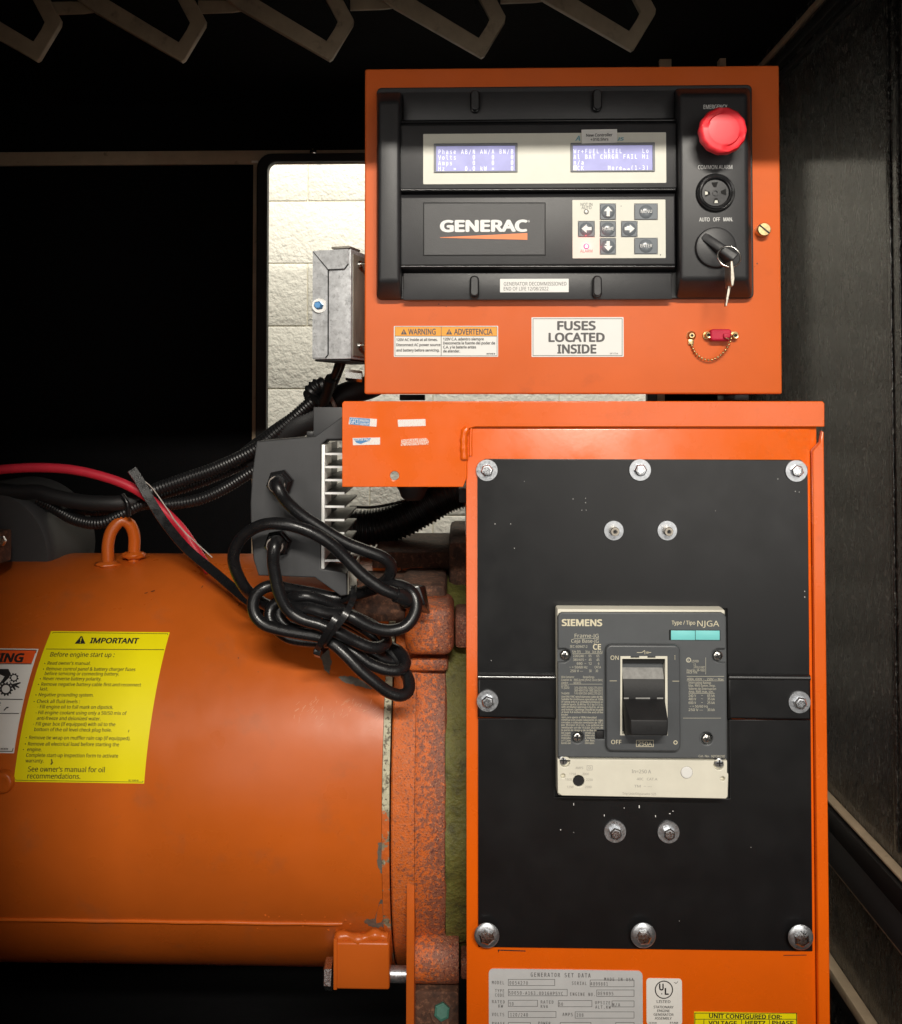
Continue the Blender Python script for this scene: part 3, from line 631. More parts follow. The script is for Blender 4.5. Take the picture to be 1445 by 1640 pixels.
# ================================================================== BATTERY CHARGER with finned heat sink
YK = .06
ch = thing("battery_charger", "dark grey battery charger with finned heat sink, behind the coiled cords", "battery charger", W(470, 930, YK))
bl = L([(411, 707), (505, 699), (547, 668), (600, 655), (600, 690), (546, 704), (524, 704), (515, 712), (514, 911), (555, 918), (556, 953), (546, 955), (504, 925), (414, 922), (406, 897), (402, 855), (401, 805), (404, 757)], YK)
plate("body", [bl], YK, YK + .055, CHARG, ch, .0015)
pbox("rear_plate", 502, 652, 600, 706, YK + .02, YK + .03, CHARG, ch, .001)
pbox("tab", 491, 691, 504, 699, YK + .03, YK + .04, BLKPLAS, ch, .001)
hsk = pbox("heat_sink", 514.8, 712, 520, 911, YK + .001, YK + .06, ALU, ch, .0006)
pbox("sink_base", 521, 712, 524, 918, YK + .035, YK + .13, FIN, hsk, 0)
x0_, x1_ = W(520.4, 800, YK).x, W(552, 800, YK).x
for yy in (727, 748, 769, 790, 811.5, 833, 854, 876, 898):
    z = W(530, yy, YK).z
    f = box("fin", x0_, x1_, YK + .0015, YK + .135, z - .0012, z + .0012, FIN, ch, 0)
    box("cut_edge", x0_, x1_ - .0003, YK + .0006, YK + .0013, z - .0013, z + .0013, ALU, f, 0)
pbox("end_plate", 557, 917, 572, 953, YK + .01, YK + .012, GALVD, ch, .001)
a = rectw(556.5, 917, 558.5, 953, YK); box("side_plate", a[0], a[1], YK + .002, YK + .12, a[2], a[3], GALVD, ch, .0006)
for (gx, gy) in ((447, 771), (444, 867)):
    c = W(gx + 3, gy + 2, YK)
    g = lathe("cable_gland", [(0, .0), (.0165, 0), (.0165, .007), (.014, .009), (.0145, .0095), (.0145, .016), (.0125, .018), (0, .018)], c, (0, -1, 0), BLKGLOSS, ch, 6, .2, 25)
    lathe("collar", [(.0080, .0182), (.0112, .0182), (.0118, .021), (.0105, .026), (.0085, .028), (.006, .026)], c, (0, -1, 0), SLEEVE, g, 24)
    lathe("ring", [(.0085, .0285), (.0100, .0265), (.0108, .0235), (.0112, .0232)], c, (0, -1, 0), CUTWHITE, g, 24)

# power cords
o5 = .055
def cshift(seq, dY=0): return [W(x, y, Y + dY) for x, y, Y in seq]
cordA = [(447, 771, .036), (445, 772, .022), (444, 777, .012), (450, 790, .010), (461, 805, .016), (485, 826, .022), (518, 848, .026), (553, 869, .030), (588, 883, .034), (612, 892, .038), (626, 905, .044), (624, 922, .05), (612, 934, .06),
         (585, 947, .075), (545, 958, .08), (500, 950, .075), (460, 943, .062), (438, 938, .054), (420, 943, .05), (408, 956, .048), (405, 972, .046), (411, 989, .044), (425, 1001, .042), (446, 1008, .040), (471, 1013, .038), (496, 1017, .036), (516, 1021, .034),
         (535, 1032, .030), (554, 1049, .026), (577, 1073, .024), (601, 1093, .026), (622, 1108, .030), (641, 1114, .034), (654, 1107, .042), (655, 1091, .052), (648, 1076, .062), (630, 1050, .075), (600, 1020, .085), (552, 990, .085), (505, 978, .07), (458, 962, .07), (436, 972, .07), (432, 990, .065),
         (444, 1008, .06), (462, 1021, .056), (486, 1026, .054), (512, 1028, .050), (545, 1030, .046), (568, 1046, .044), (590, 1062, .044), (615, 1072, .046), (636, 1074, .05), (648, 1068, .056), (648, 1055, .064), (638, 1043, .074), (622, 1034, .085), (590, 1010, .09), (555, 985, .088), (505, 964, .082), (466, 962, .078), (447, 980, .074), (456, 1000, .070), (485, 1011, .066), (530, 1017, .060), (570, 1030, .058), (606, 1052, .064), (632, 1062, .072), (634, 1050, .082), (606, 1026, .092), (560, 1000, .098), (520, 985, .10)]
cordB = [(444, 867, .036), (442, 868, .020), (440, 875, .012), (438, 888, .012), (438, 903, .014), (441, 922, .016), (446, 945, .018), (453, 963, .020), (464, 979, .022), (484, 992, .022), (511, 1000, .022), (541, 1013, .024), (567, 1026, .030), (590, 1036, .034), (607, 1037, .04), (618, 1030, .05), (615, 1018, .06), (600, 1004, .07), (560, 984, .062), (520, 964, .05), (486, 955, .042),
         (462, 962, .05), (470, 973, .036), (495, 974, .026), (525, 982, .020), (552, 984, .014), (566, 989, .012), (582, 998, .014), (604, 1007, .018), (626, 1010, .022), (648, 1004, .026), (662, 988, .030), (667, 967, .034), (660, 949, .038), (644, 939, .044), (622, 937, .05), (597, 944, .06), (570, 952, .07), (535, 964, .085), (490, 962, .09), (450, 975, .085), (425, 968, .08),
         (404, 954, .065), (390, 938, .05), (378, 914, .04), (374, 890, .032), (383, 867, .026), (402, 849, .018), (428, 839, .012), (460, 840, .008), (493, 850, .008), (526, 868, .012), (553, 893, .018), (580, 920, .020), (609, 941, .022), (632, 951, .026), (648, 957, .032)]
pc1 = thing("power_cord", "black cord from the charger's upper gland, looped into the coil", "cord", W(520, 1000, .06), "charger cords")
tube("cord", cshift(cordA), .0071, RUBBER, pc1, 14, .004)
pc2 = thing("power_cord", "black cord from the charger's lower gland, ending in a square connector", "cord", W(540, 1000, .06), "charger cords")
tube("cord", cshift(cordB), .0071, RUBBER, pc2, 14, .004)
tube("strain_relief", cshift([(634, 952, .027), (645, 956, .031), (654, 960, .036)]), .0092, BLKGLOSS, pc2, 16)
hexa("connector", [W(650, 975, .075), W(690, 985, .075), W(682, 938, .075), W(655, 934, .075), W(646, 975, .045), W(682, 968, .045), W(672, 938, .045), W(652, 940, .045)], BLKGLOSS, pc2, .002)
ct = thing("cable_tie", "black cable tie cinching the coil of charger cords", "cable tie", W(535, 1010, .03))
ribbon("band", pts3([(566, 940, .05), (566, 957, .022), (558, 976, .003), (546, 995, -.002), (532, 1012, .004), (519, 1030, .018), (510, 1042, .04), (512, 1046, .07), (535, 1020, .105), (560, 965, .11), (568, 942, .09), (566, 940, .05)]), .0072, .0016, BLKGLOSS, ct, .004)
ribbon("tail", pts3([(541, 984, .006), (534, 996, .001), (525, 1010, .003), (514, 1030, .016), (506, 1044, .03)]), .0072, .0016, BLKGLOSS, ct, .004)
c = W(508, 1041, .034); hexa("head", [W(503, 1052, .04), W(514, 1055, .04), W(517, 1044, .04), (W(506, 1040, .04)), W(501, 1047, .026), W(512, 1051, .026), W(515, 1041, .026), W(504, 1037, .026)], BLKGLOSS, ct, .0012)

# ================================================================== BREAKER CABINET
cab = thing("breaker_cabinet", "orange sheet metal cabinet with black cover plates holding the circuit breaker", "cabinet", (W(1030, 1640, 0).x, .15, ZF))
a = rectw(747, 686, 1303, 1640, 0)
xl, xr = a[0], a[1]; zt = W(1000, 650, 0).z; zb = W(1000, 1900, 0).z
box("shell", xl + .001, xr + .008, .0025, .34, zb, zt - .004, OR_CAB, cab, .0015)
box("face_panel", xl, xr - .0005, -.0005, .002, zb, W(1000, 686.5, 0).z, OR_CAB, cab, .0012)
# right-hand folded flange with notched top
plate("side_flange", [[(xr, zb), (xr, W(1300, 722, -.006).z), (xr + .0085, W(1300, 708, -.006).z), (xr + .0105, W(1300, 690, -.006).z), (xr + .0125, W(1300, 692, -.006).z), (xr + .0125, zb)]], -.0065, .001, OR_CAB, cab, .0012)
YP = -.004
lp = L([(551, 642.5), (1318, 642.5), (1321, 646), (1321, 683.5), (762, 683.5), (752, 686), (749, 694), (748, 742), (748, 764), (742, 780), (548, 780), (548, 646)], YP)
plate("top_channel", [lp, circ(632, 762, 7.2, YP, 20)], YP, YP + .003, OR_CAB, cab, .0009)
a2 = rectw(549, 643, 1320, 650, YP); box("channel_lid", a2[0], a2[1], YP + .0032, .24, a2[3] - .003, a2[3] - .0002, OR_CAB, cab, .0006)
V, Fc = tube("w", pts3([(744, 735, YP - .0005), (743, 720, YP - .001), (743, 700, YP - .001), (745, 690, YP - .001), (748, 687, YP - .0005)]), .0042, None, None, 12, .003, taper=lambda t: 1 + .12 * math.sin(t * 25), raw=True)
pd("weld_bead", V, Fc, OR_CAB, cab, 80)
V, Fc = tube("w", pts3([(755, 686, -.0006), (754, 700, -.0008), (754, 730, -.0008)]), .002, None, None, 10, .003, raw=True); pd("corner_fold", V, Fc, OR_CAB, cab, 80)
def hexbolt(px, py, Y, rw, rh, hh_, par, mat=ZINC, wmat=ZINCW, ph=None, flange=False, nm="bolt", stand=0.0):
    c = W(px, py, Y); rw *= S(Y); rh *= S(Y); ph = random.uniform(0, 1) if ph is None else ph
    if stand: lathe_prof = [(0, hh_ + stand), (rh * .62, hh_ + stand), (rh * .80, hh_ + stand - .0004), (rh, hh_ + stand - .0018), (rh, stand), (0, stand)]
    else: lathe_prof = [(0, hh_ - .0006), (rh * .55, hh_ - .0006), (rh * .6, hh_), (rh * .82, hh_ - .0002), (rh, hh_ - .0015), (rh, .002), (0, .002)]
    b = lathe(nm, lathe_prof, c, (0, -1, 0), mat, par, 6, ph, 18)
    if flange: lathe("washer", [(rh * .7, stand + .0035), (rw * .85, stand + .0030), (rw, stand + .001), (rw * .98, stand - .0002), (rh * .7, stand - .0002)], c, (0, -1, 0), wmat, b, 32)
    else: lathe("washer", [(rh * .5, 0), (rw * .98, 0), (rw, .0006), (rw * .97, .0020), (rh * .5, .0021)], c, (0, -1, 0), wmat, b, 32)
    # raised grade marks on the head
    t = hh_ + stand + .0001; V = []; Fc = []
    for k in range(5):
        aa = ph + k * 1.1; r0, r1 = rh * .35, rh * .62; da = .10; bidx = len(V)
        for r_, d_ in ((r0, -da), (r1, -da), (r1, da), (r0, da)): V.append((c.x + r_ * math.cos(aa + d_), c.y - t - .0002, c.z + r_ * math.sin(aa + d_)))
        Fc.append((bidx, bidx + 1, bidx + 2, bidx + 3))
    pd("grade_mark", V, Fc, STEEL, b, 0, False)
    return b
# cover plates
YV = -.0042
pbox("gap_shade", 887, 972, 1172, 1283, -.0013, -.0006, DARKHOLE, cab, 0)  # flat black plate painting the shaded gap around the breaker
up = plate("cover_plate", [L([(777, 735), (1283, 736.5), (1294, 748), (1297, 1083), (1165.5, 1083), (1165, 975), (891, 975), (890, 1083), (765, 1083), (765, 746)], YV)], YV, YV + .003, BLKPLATE, cab, .0006); up["label"] = "upper black cover plate around the breaker"
for pts in ([(765, 1082), (891.5, 1082), (891.5, 1151), (765, 1149)], [(1165.5, 1082), (1298, 1082), (1299, 1153), (1166, 1151)]):
    q = L(pts, -.0075); sp_ = plate("strap", [q], -.0095, -.0043, BLKPLATE, cab, .0026)
for x_a, x_b in ((765, 891), (1166, 1298)):
    V, Fc = tube("r", pts3([(x_a + 1, 1084.5, -.0066), (x_b - 1, 1085.5, -.0066)]), .0036, None, None, 20, .2, raw=True); pd("strap_fold", V, Fc, FOLDBLK, cab, 60)
lw = plate("cover_plate", [L([(766, 1151), (888.5, 1151), (888.5, 1277), (1169.5, 1279.5), (1168.5, 1153), (1299, 1153), (1302, 1524), (766, 1517)], YV)], YV, YV + .003, BLKPLATE, cab, .0006); lw["label"] = "lower black cover plate with scratches"
for (x, y) in ((780, 753), (1025, 752.5), (1275, 754)): hexbolt(x, y, YV, 17.5, 10, .0068, cab)
for (x, y) in ((781, 1122), (1280, 1124)): hexbolt(x, y, -.0096, 17.5, 10, .0072, cab)
for (x, y) in ((779.5, 1491), (1028, 1491), (1278, 1494)): hexbolt(x, y, YV, 19.5, 12.5, .0065, cab, flange=True, stand=.008)
for (x, y) in ((985, 1331), (1070.5, 1332)): hexbolt(x, y, YV, 17.5, 9.5, .0085, cab)
for (x, y) in ((983, 849.5), (1068.5, 849.5)):
    c = W(x, y, YV); s = S(YV)
    b = lathe("stud", [(0, .0100), (3.4 * s, .0100), (3.8 * s, .0106), (6.3 * s, .0106), (7 * s, .0098), (7.2 * s, .002), (0, .002)], c, (0, -1, 0), NICKEL, cab, 24, 0, 25)
    lathe("washer", [(3 * s, 0), (15.3 * s, 0), (15.3 * s, .0018), (3 * s, .0020)], c, (0, -1, 0), ZINCW, b, 32)
    lathe("socket", [(0, .0101), (3.0 * s, .0108)], c, (0, -1, 0), IRONDK, b, 6)
for (x, y) in ((1316, 777), (1322, 1357)):
    c = W(x, y, .03); lathe("side_bolt", [(0, .012), (.006, .012), (.0085, .010), (.009, 0), (0, 0)], (xr + .0085, .05, c.z), (1, 0, 0), BEIGE, cab, 6, .1, 20)
# white chips on the cover plates
pr = Print(Flat(YV), .0003)
for (x, y, w, h) in ((919, 1288, 1.2, 5), (968, 1306, 1.4, 4), (1000, 1294, 1.6, 1.6), (1024, 1292, 2, 5.5), (1050, 1307, 1.6, 4), (1073, 1303, 3, 1.6), (1078, 1299, 2, 1.6), (898, 1329, 2, 2), (919, 1333, 1, 1.2), (840, 771, 1, 1), (918, 799, 1, 2), (938, 798, 1.2, 1.6), (938, 805, 1.6, 1.2), (932, 817, 1.4, 1), (939, 817, 1.4, 1), (793, 839, 1.2, 2), (818, 839, 1.4, 1.4), (824, 878, 1.4, 1.4), (1246, 767, 1.4, 1.4), (1274, 787, 1.4, 1.4), (1280, 788, 1.2, 1), (1289, 947, 1.6, 2), (1289, 956, 1.6, 2.4), (1146, 818, 1, 1), (1088, 1475, 1.2, 1), (1203, 1357, 1.2, 1.2), (887, 1090, 1, 1), (787, 1058, 1, 1.6)):
    w *= .8; h *= .8; pr.poly([(x - w / 2, y - h / 2), (x + w / 2 * .8, y - h / 2 * .9), (x + w / 2, y + h / 2), (x - w / 2 * .7, y + h / 2)])
pr.done("paint_chip", TWHITE, cab)["kind"] = "stuff"
pr = Print(Flat(-.0005), .0004); pr.line(798, 1521.5, 842, 1523, 1.6); pr.line(798, 1521, 798.6, 1525, 1.2); pr.line(1255, 1530, 1292, 1529.5, 1.2)
pr.done("marker_line", TBLACK, cab)
# stickers on the bracket
YS = YP - .0001
s1 = plate("outlet_sticker", [L([(560, 668), (604, 671), (603, 683.5), (558.5, 679.5)], YS)], YS - .0004, YS, WORNW, cab); s1["label"] = "blue and white GFCI outlet sticker, torn at its right end"
pr = Print(Flat(YS), .0007); pr.poly([(560, 668.6), (593, 670.6), (592, 682), (560.5, 679.3)]).done("print_field", BLUE, s1)
pr = Print(Flat(YS), .0011); pr.text("GFCI", 561.5, 574, 678.5, 8.2, .015, 0, 679); pr.line(575.6, 671, 575.2, 680, .6); pr.text("PROTEC", 577, 592, 675.2, 3.4, .02, 0, 675.8); pr.text("OUTLET", 577, 592, 680.3, 3.4, .02, 0, 680.9).done("lettering", TWHITE, s1)
s2 = plate("outlet_sticker", [L([(565, 701.5), (609, 700.5), (609, 712), (565.5, 713)], YS)], YS - .0004, YS, WORNW, cab); s2["label"] = "mostly white torn sticker with blue remnants below the GFCI sticker"
pr = Print(Flat(YS), .0007); pr.poly([(566, 702.5), (594, 701.5), (592, 706), (585, 708), (578, 711), (571, 709)]).done("print_field", BLUE, s2)
pr = Print(Flat(YS), .0011); pr.text("SORTIE PRO", 568, 592, 705.5, 3, .02).done("lettering", TWHITE, s2)
s3 = plate("outlet_sticker", [L([(637, 672), (681.5, 671), (682, 682), (638, 683.5)], YS)], YS - .0004, YS, WORNW, cab); s3["label"] = "worn blank white sticker right of the GFCI sticker"
s4 = plate("outlet_sticker", [L([(643, 704), (660, 702.5), (683, 701.5), (687, 706), (686, 712), (642, 714)], YS)], YS - .0004, YS, WORNO, cab); s4["label"] = "mostly scraped off sticker, lower right of the four"
# rating plate, listing sticker, voltage sticker
YQ = -.0006
rp = sticker("rating_plate", 783, 1553, 1029.5, 1700, YQ, SILVER, cab, "silver generator set data plate", 7, .0008)
fs = Flat(YQ - .0008); pr = Print(fs, .0004)
for t, x0, x1, b, c_ in (("GENERATOR SET DATA", 850, 947.5, 1564, 6.6), ("MADE IN USA", 968, 1016, 1570.5, 5), ("MODEL", 788, 809, 1576, 5.2), ("0054270", 816, 847, 1576.5, 5.4), ("SERIAL", 916, 941, 1577, 5.2), ("4899881", 946, 975, 1578, 5.4),
        ("TYPE", 793, 809, 1589, 5), ("CODE", 793, 809, 1596, 5), ("SD050-A163.0D16HPSYC", 815, 903, 1592.5, 5.4), ("ENGINE NO.", 913, 955, 1594.5, 5.2), ("0E9895", 957.5, 984, 1593.5, 5.4), ("RATED", 788, 810, 1606.5, 5), ("KW", 798, 807, 1613.5, 5), ("50", 816, 824, 1610, 5.2),
        ("RATED", 866, 888, 1607, 5), ("KVA", 866, 879, 1614, 5), ("50", 895, 903, 1610.5, 5.2), ("UPSIZE", 953, 979, 1608, 5), ("ALT.KW", 953.5, 979.5, 1615, 5), ("N/A", 981, 994.6, 1611.5, 5.2), ("VOLTS", 788, 809, 1627, 5.2), ("120/240", 817, 847, 1627.5, 5.4), ("AMPS", 901, 919, 1627, 5.2), ("208", 923.5, 936, 1628, 5.2), ("PHASE", 788, 810, 1641.5, 5), ("POWER", 862, 883, 1641, 5)):
    n_ = len(t); pr.mono(t, x0, (x1 - x0) / n_, b, c_, .015, .88)
for x0, y0, x1, y1 in ((814, 1568, 889, 1578.5), (945, 1569, 1016, 1580.5), (814, 1584, 909, 1595), (955.5, 1585, 1016, 1596), (814, 1601.5, 861.5, 1612), (894, 1602, 948.5, 1612.5), (980, 1602.5, 1016, 1612.8), (814, 1619.5, 891, 1629.8), (921, 1620, 1016, 1630.8), (814, 1637, 850, 1647), (897, 1637, 947, 1647), (986, 1637, 1016, 1647)): pr.frame(x0, y0, x1, y1, .7)
pr.done("lettering", TGREY, rp)
ul = sticker("listing_sticker", 1035.5, 1567, 1092.5, 1641.5, YQ, WHITE, cab, "small white UL listing sticker beside the data plate", 5)
fs = Flat(YQ - .0004); pr = Print(fs, .0004); pr.ring(1063.5, 1585, 13, 14.6, 32)
pr.text("U", 1056, 1063, 1585.5, 10, .03); pr.text("L", 1065, 1071, 1592.5, 10, .03); pr.disc(1060, 1591.5, 1, 8)
for t, x0, x1, b, c_ in (("LISTED", 1052, 1074, 1606, 4.4), ("STATIONARY", 1047, 1079, 1614.5, 4), ("ENGINE", 1053, 1073, 1620.5, 4), ("GENERATOR", 1047, 1079, 1626.5, 4), ("ASSEMBLY", 1049, 1076, 1632.5, 4), ("HC9181", 1039.5, 1052, 1639.5, 2.8), ("81AM", 1073, 1086, 1639.5, 3.2)): pr.text(t, x0, x1, b, c_, .014)
pr.line(1080, 1573, 1083, 1575, .8).line(1083, 1575, 1086, 1572, .8); pr.done("lettering", TBLACK, ul)
vs_ = sticker("voltage_sticker", 1112, 1621.5, 1277, 1700, YQ, YELLOW, cab, "yellow UNIT CONFIGURED FOR sticker cut off by the lower edge", 1)
pr = Print(fs, .0004); pr.frame(1112.6, 1622, 1276.4, 1699, 1); pr.rect(1113, 1631.8, 1276, 1632.7)
for x in (1127.5, 1188, 1232.5): pr.line(x, 1633, x, 1699, .9)
for t, x0, x1, b, c_ in (("UNIT CONFIGURED FOR:", 1136, 1252, 1630.2, 6.8), ("VOLTAGE", 1135, 1180, 1641.5, 6.8), ("HERTZ", 1194, 1226, 1641.5, 6.8), ("PHASE", 1237, 1271, 1641.5, 6.8)): pr.text(t, x0, x1, b, c_, .02)
pr.done("lettering", TBLACK, vs_)

# ================================================================== CIRCUIT BREAKER
YR = -.028
br = thing("circuit_breaker", "grey moulded case circuit breaker with cream trip unit and black toggle", "circuit breaker", W(1029, 1279, YR))
pbox("case", 893, 976, 1163, 1276, YR + .006, .05, BEIGE, br, .002)
fr_ = Flat(YR)
def scr(px, py, r, Y, par, mat=STEEL):
    c = W(px, py, Y); r *= S(Y)
    s = lathe("screw", [(0, .0022), (r * .5, .0021), (r * .85, .0015), (r, .0004), (r, 0)], c, (0, -1, 0), mat, par, 20, smooth=60)
    a0 = random.uniform(0, 1.5); V = []; Fc = []
    for k in range(2):
        d = Vector((math.cos(a0 + k * 1.5708), 0, math.sin(a0 + k * 1.5708))); e = Vector((-d.z, 0, d.x)); b0 = len(V)
        for i, j in ((-1, -1), (1, -1), (1, 1), (-1, 1)): V.append(Vector((c.x, c.y - .0024 - .0001 * k, c.z)) + d * r * .62 * i + e * r * .13 * j)
        Fc.append((b0, b0 + 1, b0 + 2, b0 + 3))
    pd("drive", V, Fc, IRONDK, s, 0, False); return s
notchL = [(894, 1061), (905, 1061), (912, 1057), (915, 1049), (912, 1041), (905, 1038.5), (894, 1038.5)]
notchR = [(1163, 1039), (1149, 1039), (1142, 1043), (1139.5, 1050), (1142, 1057), (1150, 1061), (1163, 1062)]
cov = [(900, 981.5), (1156, 981.5), (1161, 984), (1163, 990)] + notchR + [(1164.5, 1215), (894, 1212.5)] + notchL + [(894, 988), (896, 983.5)]
holes = [circ(925, 1180.5, 10, YR), circ(1132, 1183, 10, YR), L([(954, 1170), (968, 1170), (968, 1184), (954, 1184)], YR)]
cover = plate("cover", [L(cov, YR)] + holes, YR, YR + .0055, GREYC, br, .0011)
pbox("cover_base", 893.2, 987, 1163.8, 1214, YR + .0053, YR + .0058, GREYC, br, 0)
for x, y in ((905, 1049), (1149.5, 1050), (925, 1180.5), (1132, 1183)): scr(x, y, 8, YR + .004, br)
for x, y in ((902, 1217), (1152, 1221)): scr(x, y, 8, YR + .003, br, ZINCW)
pbox("test_button", 954.8, 1170.8, 967.2, 1183.2, YR + .0012, YR + .005, IRONDK, br, .0006)
# escutcheon around the toggle
ez = -.0015
es = plate("escutcheon", [RR(971, 1033, 1090, 1203, 9, YR - .007), L([(996.5, 1053), (1067.5, 1053), (1067.5, 1176), (994, 1176)], YR - .007)], YR - .008, YR - .0002, GREYE, br, .0018)
YE = YR - .008
wl = plate("window_liner", [L([(993.8, 1050.8), (1010, 1050.8), (1010, 1053.8), (1024, 1053.8), (1024, 1050.8), (1037, 1050.8), (1037, 1053.8), (1050, 1053.8), (1050, 1050.8), (1069, 1050.8), (1069.5, 1177.5), (993.5, 1177.5)], YE), L([(996.6, 1055), (1065.5, 1055), (1065.2, 1175.6), (996.4, 1175.6)], YE)], YE - .0005, YE + .012, BEIGE, br)
pbox("well", 994, 1052, 1069, 1177, YE + .0135, YE + .015, BEIGE, br, 0)
pbox("well_top", 996.8, 1054, 1065, 1062, YE + .004, YE + .013, DARKHOLE, br, 0)
# curved toggle barrel: upper worn strip, dark drum
cT = W(1030, 1105, YE + .012); x0t, x1t = W(998, 1100, YE).x, W(1064, 1100, YE).x
def arc(nm, a0, a1, r, mat, x0, x1, yc, zc, par, n=10):
    V = []; Fc = []
    for i in range(n + 1):
        a = D2R(a0 + (a1 - a0) * i / n)
        for x in (x0, x1): V.append((x, yc - r * math.cos(a), zc + r * math.sin(a)))
    for i in range(n): Fc.append((2 * i, 2 * i + 1, 2 * i + 3, 2 * i + 2))
    m_ = len(V); V += [(x0, yc, zc), (x1, yc, zc)]
    for i in range(n): Fc += [(2 * i, 2 * i + 2, m_), (2 * i + 1, m_ + 1, 2 * i + 3)]
    return pd(nm, V, Fc, mat, par, 50)
zT = W(1030, 1118, YE).z
arc("toggle_strip", 27, 52, .044, IRONGR, x0t, x1t, YE + .040, zT, br)
arc("toggle_drum", -30, 27, .044, IRONDK, x0t + .0003, x1t - .0003, YE + .0405, zT, br)
tb, tf = YE - .004, YE - .034
q = [W(999, 1178, tb + .008), W(1064, 1178, tb + .008), W(1065, 1119, tb), W(998, 1119, tb), W(1011, 1177.5, tf), W(1069.5, 1178, tf), W(1070.5, 1154, tf), W(1010, 1153.5, tf)]
tg = hexa("toggle", q, IRONDK, br, .0012, 3)
c = W(1040, 1166.5, tf - .0001); lathe("padlock_hole", [(0, -.0008), (3.4 * S(tf), -.0006), (4 * S(tf), .0002)], (c.x, tf - .0001, c.z), (0, -1, 0), DARKHOLE, tg, 18)
ftb = Flat(tb - .001); pr = Print(Flat(tb), .0012); pr.rect(999, 1116.6, 1007, 1119).rect(1018, 1116.6, 1041, 1119).rect(1052, 1116.6, 1062, 1119).done("toggle_ridge", IRONGR, tg)
pbox("window_strip", 1072, 1009, 1154, 1025.5, YR - .0004, YR + .001, DARKHOLE, br, 0)
pbox("colour_window", 1075, 1010, 1113.6, 1025, YR - .0009, YR + .001, CYAN, br, .0002); pbox("colour_window", 1114.4, 1010, 1153, 1025, YR - .0009, YR + .001, CYAN, br, .0002)
pr = Print(fr_, .0003)
pr.text("SIEMENS", 900, 964.5, 1002, 10, .032).text("NJGA", 1117, 1152, 1003, 9, .004).text("Type / Tipo", 1076, 1113.6, 1000.2, 6.2, .01).text("CE", 950, 962.6, 1040, 8.4, .02)
pr.done("bold_lettering", TCREAM, br)
pr = Print(fr_, .0003)
pr.text("Frame-JG", 920.5, 959, 1021, 6, 0).text("Caja Base-JG", 915, 959, 1029, 5.4, 0).text("IEC 60947-2", 913, 941, 1037.2, 3.8, 0).text("Ue (V)      Icu   Ics (kA)", 917, 965, 1045.2, 3.8, 0)
pr.rect(919, 1022.4, 959.5, 1022.9).rect(917, 1046.6, 965, 1047.1)
for t, x0, x1, b in (("220/240 ~", 918, 939, 1052.3), ("65       65", 943, 960, 1052.3), ("380/415 ~", 918, 939, 1058.4), ("45       45", 943, 960, 1058.4), ("690  ~", 924, 939, 1064.5), ("12        6", 943, 960, 1064.5), ("~ = 50/60 Hz", 912, 941, 1070.3), ("CAT.A", 952.5, 962.5, 1070.3), ("250 V ---", 913.5, 934, 1076.3), ("30      30", 943.5, 958, 1076.3)): pr.text(t, x0, x1, b, 3.9, .004)
for t, x0, x1, b in (("Wire Connector", 899, 920, 1085.8), ("Range/Rango", 934, 952, 1085.8), ("Conector de", 899, 916, 1090.4), ("AWG-kcmil [mm2]  Lb-in [Nm]", 919, 965, 1090.4), ("alambre", 899, 910, 1095), ("MCM/TC", 919, 931, 1095), ("CU ONLY", 899, 911, 1099), ("TC-JG250", 899, 912, 1103),
        ("3/0-250 [95-120] 275-[31]", 920, 965, 1103), ("300-400 [150-180] 360-[41]", 920, 965, 1107.4), ("TA-JG400", 899, 912, 1112), ("1/0-500 [50-240] 275-[31]", 920, 965, 1112)): pr.text(t, x0, x1, b, 3.4, .006)
pr.rect(912, 1095.4, 965, 1095.9)
for i, t in enumerate(("Use ONLY 90C wire/Solamente cable de 90C", "Suitable for continuous operation at 100%", "of rating only in a ventilated enclosure or", "cubicle space 26.88 by 15.5 by 9.12 in.", "with ventilated openings 6 by 8 in. at top", "and bottom. Openings should be located", "at least 4.4 inches from the end of the", "breaker.",
        "Apto para operar a 100% intensidad", "continua si es usado solamente en cajas", "cerradas o cubiculos ventilados de 107.2", "por 39.4 por 23.2 cm.  Los orificios de", "ventilacion son de 15.0 por 20.0 cm. en", "la parte de abajo y de arriba de")):
    pr.text(t, 899.3, 907.5 + (3 if 0 else 0) + (0 if t == "breaker." else (58.5 if i not in (8, 13) else 48)) + (3 if t == "breaker." else 0), 1117 + i * 4.13, 3.1, .012)
for i, (l_, r_) in enumerate((("las cajas", "cerradas. Los"), ("orificios", "deben estar"), ("localizados", "a menos"), ("a 11.2cm", "de los"), ("bordes del", "interruptor."))):
    b = 1175 + i * 4.1; pr.text(l_, 899.3, 914, b, 3.1, .012); pr.text(r_, 937, 952.5, b, 3.1, .012)
pr.ring(1103, 1057, 2.6, 4, 20); pr.text("U", 1101.4, 1103.4, 1058.8, 3.4, .02); pr.text("LISTED", 1108, 1119, 1060.6, 3.6, .012)
for t, x0, x1, b in (("C.B.", 1111, 1115, 1066), ("3 POLE UNIT", 1111, 1129, 1070.4), ("Issue No. VR-1682", 1100, 1129, 1075), ("HACR TYPE", 1100, 1117, 1078.8), ("400A, 600V ~ , 250V --- Max", 1100.5, 1159, 1089.2), ("Interrupting Ratings", 1103, 1139, 1095), ("Max. RMS Symm. Amp.", 1103, 1146, 1099.6), ("Valores de Interrupcion", 1103, 1147, 1104.6), ("Amp. RMS max. sim.", 1103, 1143, 1109.3)): pr.text(t, x0, x1, b, 3.6, .004)
for b, t1, t2 in ((1116, "240 V", "65 kA"), (1121.4, "480 V", "35 kA"), (1127.4, "600 V", "25 kA"), (1138.6, "250 V ---", "30 kA")): pr.text(t1, 1103, 1115 if len(t1) < 6 else 1126, b, 4, .004); pr.text(t2, 1133, 1145, b, 4, .004)
